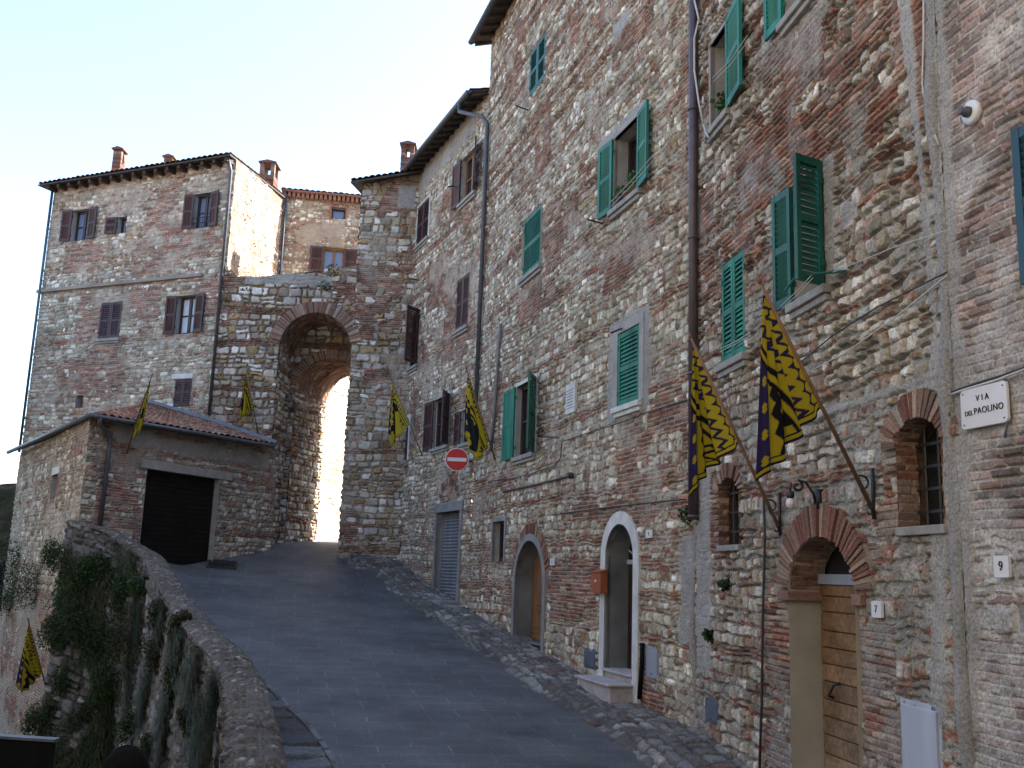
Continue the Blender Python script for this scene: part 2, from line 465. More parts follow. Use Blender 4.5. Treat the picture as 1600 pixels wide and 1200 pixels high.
    smr = sst(0.5 - 0.02, 0.62, fbm(S * 1.1 + 5, Z * 1.3, seed + 16, 4) + st.get('smear', 0.3) + st.get('lowsmear', 0) * sst(1.6, -0.6, Z + 0.5 * n1) - 0.35) * (0.55 + 0.35 * (vn(S * 14, Z * 14, seed + 17) > 0.42))
    deep = st.get('joint', 0.0) * np.clip(1 - np.where(bm, db / 0.02, d / 0.03), 0, 1) * (1 - smr) * sst(0.45, 0.62, vn(S * 3.1, Z * 3.1, seed + 18))
    a = (mask * (1 - 0.8 * smr))[..., None]
    col = mort * (1 - a) + colr * a
    dp = st.get('depth', 0.03)
    bulge = (0.45 + 0.75 * rnd(cell, seed + 19)) * (0.55 + 0.45 * sst(0, np.maximum(0.03, np.minimum(hw, hh) * 0.55), d))
    tilt = ((rnd(cell, seed + 45) - 0.5) * (x - cx) + (rnd(cell, seed + 46) - 0.4) * (y - cy)) * 0.22
    Hs = ms * (dp * bulge + tilt + 0.018 * (fbm(S * 9, Z * 9, seed + 47, 3) - 0.5)) + np.where(chip, 0.35 * dp, -0.45 * dp * st.get('joint', 0.5)) * (1 - ms)
    Hb = mb_ * dp * (0.30 + 0.35 * rnd(idb, seed + 20))
    H = np.where(bm, Hb, Hs) * (1 - 0.65 * smr) - dp * 0.9 * deep + 0.007 * n5 + 0.008 * n7 + 0.006 * n6 + 0.2 * dp * n3 + 0.5 * dp * n1
    pc = np.array(st.get('plaster', (0.31, 0.29, 0.26))) * (1 + 0.35 * w)[..., None]
    col = col * (1 - pl)[..., None] + pc * pl[..., None]
    H = H * (1 - 0.85 * pl) + 0.018 * pl
    return np.clip(col, 0.004, 0.9), H

def in_arch(op, s, z):
    s0, s1, zb, zs, rise = op
    c = (s0 + s1) / 2; hw = (s1 - s0) / 2
    return ((s > s0) & (s < s1) & (z > zb) & (z < zs)) | ((z >= zs) & (((s - c) / hw) ** 2 + ((z - zs) / max(rise, 1e-6)) ** 2 < 1))

def masonry(name, pt, s0, s1, z0, z1, res, st, seed, openings=(), patches=(), parent=None, keep=None, off=0.0, mat=None):
    """openings: (s0,s1,z0,z1) rectangles or (s0,s1,zb,zspring,rise) arches"""
    us = np.linspace(s0, s1, max(2, int(round((s1 - s0) / res)) + 1)); zs = np.linspace(z0, z1, max(2, int(round((z1 - z0) / res)) + 1))
    def snap(arr, v):
        i = int(np.argmin(np.abs(arr - v)))
        if 0 < i < len(arr) - 1: arr[i] = v
    for o in openings:
        snap(us, o[0]); snap(us, o[1]); snap(zs, o[2])
        if len(o) == 4: snap(zs, o[3])
    S, Z = np.meshgrid(us, zs, indexing='ij')
    col, H = stonework(S + off, Z, st, seed, [(p[0], p[1] + off, p[2] + off) + tuple(p[3:]) for p in patches if p[0] != 'flat'])
    for p in patches:
        if p[0] == 'flat': H = np.where(in_arch(p[1:], S, Z), np.minimum(H, 0.012), H)
    sc = (us[:-1] + us[1:])[:, None] / 2 + 0 * (zs[:-1])[None, :]; zc = (zs[:-1] + zs[1:])[None, :] / 2 + 0 * us[:-1][:, None]
    k = np.ones(sc.shape, bool)
    for o in openings:
        k &= ~(in_arch(o, sc, zc) if len(o) == 5 else ((sc > o[0]) & (sc < o[1]) & (zc > o[2]) & (zc < o[3])))
    if keep is not None: k &= keep(sc, zc)
    return grid_object(name, pt(S, Z, H), k, col, mat or M['masonry'], parent, smooth=False)

GREYST = [(0.53, 0.485, 0.38, 3), (0.42, 0.38, 0.285, 3), (0.68, 0.64, 0.54, 2.4), (0.34, 0.285, 0.205, 2), (0.30, 0.19, 0.13, 1.2), (0.33, 0.24, 0.13, 0.6)]
ST_A = dict(h=(0.085, 0.175), w=(0.085, 0.22), pal=GREYST, mortar=(0.385, 0.335, 0.265), brickrow=0.20, brick=0.12, smear=0.30, depth=0.023, joint=0.8, chip=0.68, mw=0.013, round=0.3, split=0.12)
ST_B = dict(lowsmear=0.13, split=0.2, h=(0.085, 0.18), w=(0.09, 0.24), pal=[(0.46, 0.41, 0.34, 3), (0.37, 0.325, 0.26, 3), (0.58, 0.54, 0.47, 1.6), (0.31, 0.26, 0.19, 2), (0.27, 0.175, 0.125, 1)],
            mortar=(0.265, 0.255, 0.225), brickrow=0.28, brick=0.2, smear=0.30, depth=0.031, joint=1.2, chip=0.66, mw=0.013, round=0.3)
ST_C = dict(h=(0.14, 0.26), w=(0.2, 0.4), pal=[(0.36, 0.33, 0.29, 1), (0.30, 0.27, 0.23, 1)], mortar=(0.45, 0.43, 0.395), brickrow=0.6, brick=0.93, smear=0.42, depth=0.03, joint=0.9,
            bh=0.07, mw=0.014, bpal=[(0.24, 0.15, 0.125), (0.29, 0.19, 0.16), (0.22, 0.165, 0.145), (0.31, 0.22, 0.19), (0.25, 0.205, 0.18)])
ST_D = dict(ST_A, brick=0.17, brickrow=0.16)
ST_E = dict(h=(0.13, 0.27), w=(0.15, 0.42), pal=[(0.60, 0.565, 0.50, 2.6), (0.45, 0.40, 0.33, 3), (0.36, 0.31, 0.22, 2), (0.34, 0.245, 0.12, 1.2), (0.28, 0.19, 0.13, 1.2)],
            mortar=(0.27, 0.215, 0.17), brickrow=0.13, brick=0.03, smear=0.18, depth=0.042, joint=1.0, round=0.5, chip=0.71, split=0.15)
ST_F = dict(h=(0.09, 0.18), w=(0.10, 0.3), pal=GREYST, mortar=(0.41, 0.35, 0.27), brickrow=0.2, brick=0.2, smear=0.32, depth=0.024, joint=0.5, chip=0.71, round=0.45, split=0.15,
            bpal=[(0.28, 0.13, 0.085), (0.33, 0.17, 0.12), (0.24, 0.12, 0.085), (0.33, 0.22, 0.165), (0.23, 0.155, 0.12)])
ST_H = dict(ST_F, brick=0.35, smear=0.3, mortar=(0.29, 0.225, 0.15), plaster=(0.31, 0.25, 0.18))
ST_GAR = dict(ST_F, brick=0.3, smear=0.3, mortar=(0.30, 0.27, 0.23))
ST_RET = dict(h=(0.14, 0.3), w=(0.16, 0.42), pal=[(0.19, 0.185, 0.18, 3), (0.14, 0.135, 0.125, 3), (0.25, 0.245, 0.24, 2), (0.12, 0.105, 0.085, 2)], mortar=(0.14, 0.135, 0.13),
              brickrow=0.0, brick=0.0, chip=2, smear=0.2, depth=0.05, joint=0.8)
ST_PAVE = dict(h=(0.12, 0.28), w=(0.14, 0.42), pal=[(0.20, 0.19, 0.175, 3), (0.165, 0.15, 0.13, 2), (0.16, 0.115, 0.095, 1), (0.26, 0.25, 0.235, 1)], mortar=(0.085, 0.08, 0.07),
               brickrow=0.0, brick=0.0, chip=2, smear=0.28, depth=0.022, joint=0.6, round=0.2, split=0.3)
ST_CAP = dict(h=(0.035, 0.08), w=(0.04, 0.12), pal=[(0.13, 0.115, 0.095, 3), (0.10, 0.085, 0.07, 3), (0.24, 0.225, 0.21, 0.7)], mortar=(0.09, 0.08, 0.065), brickrow=0.0, brick=0.0, chip=2, smear=0.25,
              depth=0.014, joint=0.5, mw=0.008)

ST_REV = dict(h=(0.12, 0.2), w=(0.2, 0.4), pal=[(0.2, 0.15, 0.12, 1), (0.25, 0.2, 0.16, 1)], mortar=(0.20, 0.165, 0.135), brickrow=0.3, brick=1.0, smear=0.12, depth=0.02, joint=0.4)
def reveal_masonry(parent, wall, s0, s1, z0, zs, rise, d, res=0.014, seed=77, jambs=True):
    c, hw = (s0 + s1) / 2, (s1 - s0) / 2
    if jambs:
        masonry('jamb', lambda s, z, h: wall.pt(s0 + h * 0.6, z, 0.03 - s), 0, d + 0.04, z0, zs + 0.03, res, ST_REV, seed, parent=parent)
        masonry('jamb', lambda s, z, h: wall.pt(s1 - h * 0.6, z, 0.03 - s), 0, d + 0.04, z0, zs + 0.03, res, ST_REV, seed + 1, parent=parent)
    def vp(s, a, h):
        t = a / hw
        return wall.pt(c - (hw - h * 0.6) * np.cos(t), zs + (rise - h * 0.6) * np.sin(t), 0.03 - s)
    masonry('vault', vp, 0, d + 0.04, 0, math.pi * hw, res, ST_REV, seed + 2, parent=parent)
ST_EW = dict(ST_E, mortar=(0.34, 0.29, 0.23), smear=0.26, depth=0.034)
# ------------------------------------------------------------------ building helpers
def arch_pts(s0, s1, zb, zs, rise, n=18):
    c = (s0 + s1) / 2; hw = (s1 - s0) / 2
    return [(s0, zb)] + [(c - hw * math.cos(math.pi * k / n), zs + rise * math.sin(math.pi * k / n)) for k in range(n + 1)] + [(s1, zb)]
def strip(mb, P, inner, outer, d0, d1):   # ring between two outlines of equal length
    n = len(inner)
    pts = [P(a, b, d) for d in (d0, d1) for a, b in inner] + [P(a, b, d) for d in (d0, d1) for a, b in outer]
    I0, I1, O0, O1 = 0, n, 2 * n, 3 * n
    fs = []
    for i in range(n - 1):
        fs += [(I1 + i, I1 + i + 1, O1 + i + 1, O1 + i), (I0 + i, I0 + i + 1, I1 + i + 1, I1 + i), (O0 + i, O1 + i, O1 + i + 1, O0 + i + 1)]
    mb.add(pts, fs)
def sheet(mb, P, line, d0, d1):           # reveal: outline extruded inwards
    n = len(line)
    mb.add([P(a, b, d0) for a, b in line] + [P(a, b, d1) for a, b in line], [(i, n + i, n + i + 1, i + 1) for i in range(n - 1)])
BRK = [(0.22, 0.10, 0.07), (0.26, 0.125, 0.085), (0.18, 0.08, 0.058), (0.27, 0.165, 0.12), (0.17, 0.11, 0.085), (0.32, 0.23, 0.17)]
def brick_col():
    c = random.choice(BRK); k = random.uniform(0.75, 1.2); return tuple(v * k for v in c)
def voussoirs(house, P, c, zs, rx, rz, t, d0, d1, a0=0.0, a1=180.0, bw=0.05, name='brick_arch', rows=1):
    if isinstance(house, House): house.flat.append(('flat', c - rx - t - 0.01, c + rx + t + 0.01, zs - 0.15, zs, rz + t + 0.01))
    mb = MB()
    n = max(6, int(math.radians(a1 - a0) * (rx + rz) / 2 / bw))
    for row in range(rows):
        for k in range(n):
            b0 = math.radians(a0 + (a1 - a0) * (k + random.uniform(0.08, 0.2)) / n); b1 = math.radians(a0 + (a1 - a0) * (k + random.uniform(0.8, 0.92)) / n)
            i0 = t * row / rows + 0.006 * (row > 0); i1 = t * (row + 1) / rows + random.uniform(-0.012, 0.012)
            mb.cur = brick_col(); j = random.uniform(-0.022, 0.014)
            q = lambda b, e: (c - (rx + e) * math.cos(b), zs + (rz + e) * math.sin(b))
            mb.prism(P, [q(b0, i0), q(b0, i1), q(b1, i1), q(b1, i0)], d0, d1 + j)
    mb.cur = (0.32, 0.275, 0.22)
    inner = [(c - rx * math.cos(math.radians(a0 + (a1 - a0) * k / 40)), zs + rz * math.sin(math.radians(a0 + (a1 - a0) * k / 40))) for k in range(41)]
    outer = [(c - (rx + t) * math.cos(math.radians(a0 + (a1 - a0) * k / 40)), zs + (rz + t) * math.sin(math.radians(a0 + (a1 - a0) * k / 40))) for k in range(41)]
    strip(mb, P, inner, outer, d0, d1 - 0.02)
    return mb.build(name, M['masonry'], house)

def leaf_shutter(win, wall, hinge_s, side, z0, z1, w, ang, mat, off=0.035, solid=False, name='shutter', pitch=0.06):
    """side 'L': hinge on the left jamb; ang 0 shut, 180 folded back flat against the wall"""
    a = math.radians(ang); sg = 1 if side == 'L' else -1
    ds, dd = sg * math.cos(a), math.sin(a)          # along the leaf
    ts, td = -sg * math.sin(a) , math.cos(a)        # across its thickness
    def P(u, z, t): return wall.pt(hinge_s + ds * u + ts * t, z, off + dd * u + td * t)
    mb = MB(); th = 0.02
    st_ = min(0.075, w * 0.16)
    mb.box(P, 0, st_, z0, z1, -th, th); mb.box(P, w - st_, w, z0, z1, -th, th)
    h = z1 - z0
    rails = [(z0, z0 + 0.10), (z0 + h * 0.47, z0 + h * 0.47 + 0.08), (z1 - 0.08, z1)]
    for r in rails: mb.box(P, st_, w - st_, r[0], r[1], -th + 0.003, th - 0.003)
    for b0, b1 in ((rails[0][1], rails[1][0]), (rails[1][1], rails[2][0])):
        if solid:
            mb.box(P, st_, w - st_, b0, b1, -0.009, 0.009)
        else:
            n = max(3, int((b1 - b0) / pitch))
            for k in range(n):
                zc = b0 + (b1 - b0) * (k + 0.5) / n; g = (b1 - b0) / n * 0.62
                q = [(-0.016, zc + g), (-0.011, zc + g + 0.004), (0.018, zc - g * 0.45), (0.013, zc - g * 0.45 - 0.004)]
                pts = [P(u, z, t) for u in (st_, w - st_) for t, z in q]
                mb.add(pts, [(0, 1, 2, 3), (7, 6, 5, 4)] + [(i, 4 + i, 4 + (i + 1) % 4, (i + 1) % 4) for i in range(4)])
    # hinges
    for zz in (z0 + 0.22, z1 - 0.22):
        mb.box(P, -0.02, 0.03, zz - 0.03, zz + 0.03, th, th + 0.012)
    return mb.build(name, mat, win)

def swing(wall, s, z, side, w, px):
    sg = 1 if side == 'L' else -1
    best = min(range(60, 179), key=lambda a: abs(proj(wall.pt(s + sg * w * math.cos(math.radians(a)), z, 0.05 + w * math.sin(math.radians(a))))[0] - px))
    return best
def window(house, wall, L, Rr, T, B, shut='none', frame=None, reveal=None, pane=None, leaves=(), depth=0.22, sill=True, surround=0.0,
           smat=None, bars=1, mull=True, label=None, solid=False, surmat=None, sillmat=None, rect=None):
    if rect: s0, s1, z0, z1 = rect
    else:
        s0 = wall.hit(*L)[0]; s1 = wall.hit(*Rr)[0]; z1 = wall.hit(*T)[1]; z0 = wall.hit(*B)[1]
    house.openings.append((s0, s1, z0, z1))
    frame = frame or M['dbrown']; reveal = reveal or M['plaster']; pane = pane or M['glass']
    P = wall.pt
    mb = MB()
    mb.mat = 0
    for a, b, c, d in (((s0, z0), (s0, z1), 1, 0), ((s1, z1), (s1, z0), 1, 0), ((s0, z1), (s1, z1), 1, 0), ((s1, z0), (s0, z0), 1, 0)):
        mb.quad(P(a[0], a[1], 0.02), P(b[0], b[1], 0.02), P(b[0], b[1], -depth), P(a[0], a[1], -depth))
    mb.mat = 1
    fw = min(0.07, (s1 - s0) * 0.14)
    mb.box(P, s0, s0 + fw, z0, z1, -depth, -depth + 0.06); mb.box(P, s1 - fw, s1, z0, z1, -depth, -depth + 0.06)
    mb.box(P, s0 + fw, s1 - fw, z1 - fw, z1, -depth, -depth + 0.06); mb.box(P, s0 + fw, s1 - fw, z0, z0 + fw, -depth, -depth + 0.06)
    if mull and s1 - s0 > 0.45: mb.box(P, (s0 + s1) / 2 - 0.045, (s0 + s1) / 2 + 0.045, z0 + fw, z1 - fw, -depth, -depth + 0.065)
    for k in range(bars):
        zz = z0 + (z1 - z0) * (k + 1) / (bars + 1)
        mb.box(P, s0 + fw, s1 - fw, zz - 0.02, zz + 0.02, -depth + 0.005, -depth + 0.045)
    win = mb.build('window', [reveal, frame], house.root)
    if label: win['label'] = label
    g = MB(); g.quad(P(s0, z0, -depth + 0.012), P(s1, z0, -depth + 0.012), P(s1, z1, -depth + 0.012), P(s0, z1, -depth + 0.012))
    g.build('pane', pane, win)
    if surround:
        r = MB(); q = surround
        for a0, a1, b0, b1 in ((s0 - q, s0, z0, z1 + q), (s1, s1 + q, z0, z1 + q), (s0, s1, z1, z1 + q)):
            r.box(P, a0, a1, b0, b1, -0.05, 0.035)
        r.build('surround', surmat or M['plaster'], win, bevel=0.008)
    if sill:
        r = MB(); e = sill if isinstance(sill, float) else 0.10
        r.box(P, s0 - e, s1 + e, z0 - 0.09, z0 - 0.002, -0.1, 0.10); r.box(P, s0 - e * 0.7, s1 + e * 0.7, z0 - 0.16, z0 - 0.09, -0.05, 0.06)
        r.build('sill', sillmat or M['sill'], win, bevel=0.01)
    w = (s1 - s0) / 2; smat = smat or M['brown']
    if shut == 'both':
        leaf_shutter(win, wall, s0 + 0.005, 'L', z0 + 0.01, z1 - 0.01, w - 0.01, 0, smat, 0.0, solid)
        leaf_shutter(win, wall, s1 - 0.005, 'R', z0 + 0.01, z1 - 0.01, w - 0.01, 0, smat, 0.0, solid)
    elif shut == 'one':
        leaf_shutter(win, wall, s0 + 0.005, 'L', z0 + 0.01, z1 - 0.01, 2 * w - 0.01, 0, smat, 0.0, solid)
    for lf in leaves:
        side, ang = lf[0], lf[1]; ww = lf[2] if len(lf) > 2 and lf[2] else w
        if isinstance(ang, str): ang = swing(wall, s0 if side == 'L' else s1, (z0 + z1) / 2, side, ww, float(ang))
        leaf_shutter(win, wall, s0 if side == 'L' else s1, side, z0, z1, ww, ang, smat, 0.05, lf[3] if len(lf) > 3 else solid)
    return win, (s0, s1, z0, z1)

class House:
    def __init__(h, name, base, label, cat):
        h.root = thing(name, base, label, cat); h.openings = []
        h.flat = []
def shell(house, pts, z0, z1, name='rear_wall', mat=None, roof=True):   # the sides and back nobody sees from the street
    mb = MB(); mb.cur = (0.30, 0.26, 0.22)
    for a, b in zip(pts[:-1], pts[1:]):
        mb.quad((a[0], a[1], z0), (b[0], b[1], z0), (b[0], b[1], z1), (a[0], a[1], z1))
    if roof: mb.quad(*[(p[0], p[1], z1) for p in pts])
    return mb.build(name, M['masonry'], house.root)

def tile_roof(house, eL, eR, tR, tL, name='roof', seed=1, pitch=0.21, row=0.36, amp=0.045, tint=1.0, parent=None):
    eL, eR, tR, tL = [np.array(p, float) for p in (eL, eR, tR, tL)]
    W = max(np.linalg.norm(eR - eL), np.linalg.norm(tR - tL)); H = max(np.linalg.norm(tL - eL), np.linalg.norm(tR - eR))
    nu = int(W / pitch * 8) + 1; nv = int(H / row * 4) + 1
    u = np.linspace(0, 1, nu)[:, None, None]; v = np.linspace(0, 1, nv)[None, :, None]
    P = (eL * (1 - u) + eR * u) * (1 - v) + (tL * (1 - u) + tR * u) * v
    nrm = np.cross(eR - eL, tL - eL); nrm /= np.linalg.norm(nrm)
    if nrm[2] < 0: nrm = -nrm
    U = (u * W / pitch)[..., 0] + 0 * v[..., 0]; V = (v * H / row)[..., 0] + 0 * u[..., 0]
    ci = np.floor(U).astype(int); ri = np.floor(V + rnd(ci, seed) * 0.3).astype(int)
    jit = (rnd(ci * 977 + ri, seed + 1) - 0.5)
    hgt = amp * np.abs(np.sin(np.pi * U)) ** 0.7 - 0.02 * ((V + rnd(ci, seed) * 0.3) % 1.0) + 0.02 * jit
    P = P + nrm * hgt[..., None]
    pal = np.array([(0.24, 0.105, 0.075), (0.19, 0.09, 0.068), (0.27, 0.15, 0.115), (0.14, 0.085, 0.07), (0.30, 0.21, 0.165)]) * tint
    col = pal[(rnd(ci * 31 + ri * 7, seed + 2) * 5).astype(int) % 5] * (0.75 + 0.5 * rnd(ci * 13 + ri, seed + 3))[..., None]
    return grid_object(name, P, None, col, M['tiles'], parent or house.root)

def foliage(mb, cs, rad, n, size, cols, squash=(1, 1, 1), rs=random):
    for _ in range(n):
        c = rs.choice(cs)
        while True:
            o = Vector((rs.uniform(-1, 1), rs.uniform(-1, 1), rs.uniform(-1, 1)))
            if o.length < 1: break
        p = Vector(c) + Vector((o.x * squash[0], o.y * squash[1], o.z * squash[2])) * rad
        a = Vector((rs.gauss(0, 1), rs.gauss(0, 1), rs.gauss(0, 0.7) - 0.3)).normalized(); b = a.cross(Vector((rs.gauss(0, 1), rs.gauss(0, 1), rs.gauss(0, 1)))).normalized()
        l = size * rs.uniform(0.6, 1.4); w = l * rs.uniform(0.3, 0.5)
        k = rs.uniform(0.6, 1.35); cc = rs.choice(cols)
        mb.cur = tuple(v * k for v in cc)
        mb.add([p, p + a * l * 0.5 + b * w, p + a * l, p + a * l * 0.5 - b * w], [(0, 1, 2, 3)])
LEAF = [(0.035, 0.075, 0.02), (0.05, 0.09, 0.03), (0.028, 0.055, 0.02), (0.06, 0.085, 0.04)]

# ================================================================== the setting: ground
def structure(o): o['kind'] = 'structure'; return o
# lower ground: falls away to the left of the ramp, with hills beyond
def ground_sheet():
    xs = np.concatenate([np.linspace(-2500, -80, 14), np.linspace(-70, 70, 60), np.linspace(80, 2500, 14)])
    ys = np.concatenate([np.linspace(-1500, -40, 10), np.linspace(-30, 90, 60), np.linspace(110, 3000, 16)])
    X, Y = np.meshgrid(xs, ys, indexing='ij')
    Z = lower_z(X, Y) - 0.02 * np.clip(-X - 20, 0, 400) - 0.3 * 0
    Z = Z + 0.12 * (fbm(X * 0.25, Y * 0.25, 3, 3) - 0.5)
    col = np.array([0.10, 0.095, 0.08]) * (0.8 + 0.5 * fbm(X * 0.4, Y * 0.4, 8, 4))[..., None]
    return structure(grid_object('ground', np.stack([X, Y, Z], -1), None, col, M['masonry']))
ground_sheet()

def hills():
    u = np.linspace(0, 1, 60); v = np.linspace(0, 1, 24)
    U, V = np.meshgrid(u, v, indexing='ij')
    X = -420 + U * 760; Y = 230 + V * 260 + 30 * np.sin(U * 5)
    prof = np.sin(np.pi * np.clip(V * 1.0, 0, 1)) ** 0.8
    Z = -14 + prof * (17 + 16 * fbm(U * 5, V * 3, 5, 4) + 12 * np.exp(-((U - 0.23) / 0.12) ** 2)) * (0.4 + 0.6 * np.sin(np.pi * U))
    col = np.array([0.009, 0.010, 0.013]) * (0.7 + 0.6 * fbm(U * 40, V * 20, 9, 4))[..., None]
    return structure(grid_object('hills', np.stack([X, Y, Z], -1), None, col, M['soil']))
hills()

# grassy slope beyond the left house
def slope():
    u = np.linspace(0, 1, 60); v = np.linspace(0, 1, 40)
    U, V = np.meshgrid(u, v, indexing='ij')
    X = -36 + U * 19; Y = 33 + V * 12 - 2 * U
    Z = -8 + 11.0 * V ** 0.7 + 0.9 * (fbm(U * 6, V * 6, 4, 4) - 0.5)
    f = fbm(U * 30, V * 30, 6, 4)[..., None]
    col = np.where(f > 0.52, np.array([0.02, 0.02, 0.022]), np.array([0.011, 0.014, 0.011])) * (0.7 + 0.6 * f)
    return structure(grid_object('hillside', np.stack([X, Y, Z], -1), None, col * 0.55, M['soil']))
slope()

# ramp road
PARA = [on_ground(*q, h=0.8) for q in [(440, 1200), (425, 1130), (400, 1045), (330, 980), (290, 930), (262, 890), (250, 862)]]
PL = [np.array([p[0], p[1]]) for p in PARA]
near = PL[0] + (PL[0] - PL[1]) / np.linalg.norm(PL[0] - PL[1]) * 6.0
PATH = [near] + PL
PATH += [PL[-1] * 0.72 + (PG0 + np.array([0.55, -0.45])) * 0.28 + np.array([0.05, 0.1]), PL[-1] * 0.3 + (PG0 + np.array([0.3, -0.4])) * 0.7, PG0 + np.array([0.05, -0.22])]
PATH = np.array(PATH)
seg = np.concatenate([[0], np.cumsum(np.linalg.norm(np.diff(PATH, axis=0), axis=1))])
_sd = np.linspace(0, seg[-1], 400)
_px = np.interp(_sd, seg, PATH[:, 0]); _py = np.interp(_sd, seg, PATH[:, 1])
ker = np.ones(41) / 41
_pad = lambda a: np.convolve(np.concatenate([a[0] - (a[1] - a[0]) * np.arange(20, 0, -1), a, a[-1] + (a[-1] - a[-2]) * np.arange(1, 21)]), ker, 'valid')
_px, _py = _pad(_px), _pad(_py)
_tx, _ty = np.gradient(_px), np.gradient(_py)
_l = np.hypot(_tx, _ty); _tx, _ty = _tx / _l, _ty / _l           # walking up the ramp; outer side is to the left
LP = seg[-1]
def para_xy(s, o):                                                  # o: metres to the outer (lower) side of the inner top edge
    x = np.interp(s, _sd, _px); y = np.interp(s, _sd, _py); tx = np.interp(s, _sd, _tx); ty = np.interp(s, _sd, _ty)
    return x - ty * o, y + tx * o
_ztop = np.interp(_sd, seg, [ground(*near) + 0.8] + [p[2] for p in PARA] + [0.32, 0.62, 0.78])
def para_top(s): return np.interp(s, _sd, _ztop)

def road():
    t = np.linspace(-25, 62, 300); n = np.linspace(-4, 9.5, 90)
    T, N = np.meshgrid(t, n, indexing='ij')
    X = TD[0] * T + TN[0] * N; Y = TD[1] * T + TN[1] * N
    Z = ground(X, Y) + 0.035 * (fbm(X * 0.5, Y * 0.5, 12, 3) - 0.5) + 0.012 * (fbm(X * 3, Y * 3, 13, 3) - 0.5)
    # keep only what lies on the street side of the parapet
    cx = (X[:-1, :-1] + X[1:, 1:]) / 2; cy = (Y[:-1, :-1] + Y[1:, 1:]) / 2
    k = np.ones(cx.shape, bool)
    d2 = (cx[..., None] - _px[None, None, ::8]) ** 2 + (cy[..., None] - _py[None, None, ::8]) ** 2
    j = d2.argmin(-1) * 8
    off = -(cx - _px[j]) * _ty[j] + (cy - _py[j]) * _tx[j]
    k &= ~((off > 0.2) & (cy < 23.6))
    k &= ~((cx < PG0[0] + 0.1) )
    k &= ~((cy < 2.2))
    o = grid_object('road', np.stack([X, Y, Z], -1), k, None, M['road'])
    return structure(o)
def road_mat():
    m, t, p = nt('paved_road')
    tc = t.nodes.new('ShaderNodeTexCoord'); mp = t.nodes.new('ShaderNodeMapping')
    mp.inputs['Rotation'].default_value = (0, 0, math.radians(-20.5 + 8))
    t.links.new(tc.outputs['Object'], mp.inputs[0])
    nz = t.nodes.new('ShaderNodeTexNoise'); nz.inputs['Scale'].default_value = 2.0; nz.inputs['Detail'].default_value = 4
    t.links.new(tc.outputs['Object'], nz.inputs['Vector'])
    ad = t.nodes.new('ShaderNodeVectorMath'); ad.operation = 'MULTIPLY_ADD'
    ad.inputs[1].default_value = (0.10, 0.10, 0); t.links.new(nz.outputs['Color'], ad.inputs[0]); t.links.new(mp.outputs[0], ad.inputs[2])
    br = t.nodes.new('ShaderNodeTexBrick'); br.inputs['Scale'].default_value = 1.0
    br.inputs['Brick Width'].default_value = 0.85; br.inputs['Row Height'].default_value = 0.42; br.inputs['Mortar Size'].default_value = 0.013
    br.inputs['Mortar Smooth'].default_value = 0.4; br.inputs['Bias'].default_value = 0
    br.inputs['Color1'].default_value = (0.074, 0.074, 0.075, 1); br.inputs['Color2'].default_value = (0.098, 0.098, 0.098, 1); br.inputs['Mortar'].default_value = (0.15, 0.15, 0.15, 1)
    t.links.new(ad.outputs[0], br.inputs['Vector'])
    n2 = t.nodes.new('ShaderNodeTexNoise'); n2.inputs['Scale'].default_value = 0.9; n2.inputs['Detail'].default_value = 6; n2.inputs['Roughness'].default_value = 0.65
    t.links.new(tc.outputs['Object'], n2.inputs['Vector'])
    n3 = t.nodes.new('ShaderNodeTexNoise'); n3.inputs['Scale'].default_value = 55; n3.inputs['Detail'].default_value = 5
    t.links.new(tc.outputs['Object'], n3.inputs['Vector'])
    def rng(n, lo, hi):
        r = t.nodes.new('ShaderNodeMapRange'); r.inputs[1].default_value = 0.3; r.inputs[2].default_value = 0.7; r.inputs[3].default_value = lo; r.inputs[4].default_value = hi
        t.links.new(n.outputs[0], r.inputs[0]); return r
    r2, r3 = rng(n2, 0.62, 1.38), rng(n3, 0.55, 1.45)
    mu = t.nodes.new('ShaderNodeMath'); mu.operation = 'MULTIPLY'; t.links.new(r2.outputs[0], mu.inputs[0]); t.links.new(r3.outputs[0], mu.inputs[1])
    # joints are worn away over much of the street
    flat = t.nodes.new('ShaderNodeMixRGB'); flat.inputs[1].default_value = (0.084, 0.084, 0.084, 1)
    n4 = t.nodes.new('ShaderNodeTexNoise'); n4.inputs['Scale'].default_value = 2.6; t.links.new(tc.outputs['Object'], n4.inputs['Vector'])
    r4 = t.nodes.new('ShaderNodeMapRange'); r4.inputs[1].default_value = 0.42; r4.inputs[2].default_value = 0.62; r4.inputs[3].default_value = 0.3; r4.inputs[4].default_value = 1.0
    t.links.new(n4.outputs[0], r4.inputs[0]); t.links.new(r4.outputs[0], flat.inputs[0]); t.links.new(br.outputs['Color'], flat.inputs[2])
    vm = t.nodes.new('ShaderNodeVectorMath'); vm.operation = 'SCALE'; t.links.new(flat.outputs[0], vm.inputs[0]); t.links.new(mu.outputs[0], vm.inputs['Scale'])
    t.links.new(vm.outputs[0], p.inputs['Base Color'])
    p.inputs['Roughness'].default_value = 0.78
    b = t.nodes.new('ShaderNodeBump'); b.inputs['Strength'].default_value = 0.5; b.inputs['Distance'].default_value = 0.01
    t.links.new(n3.outputs[0], b.inputs['Height']); t.links.new(b.outputs[0], p.inputs['Normal'])
    return m
M['road'] = road_mat()
road()

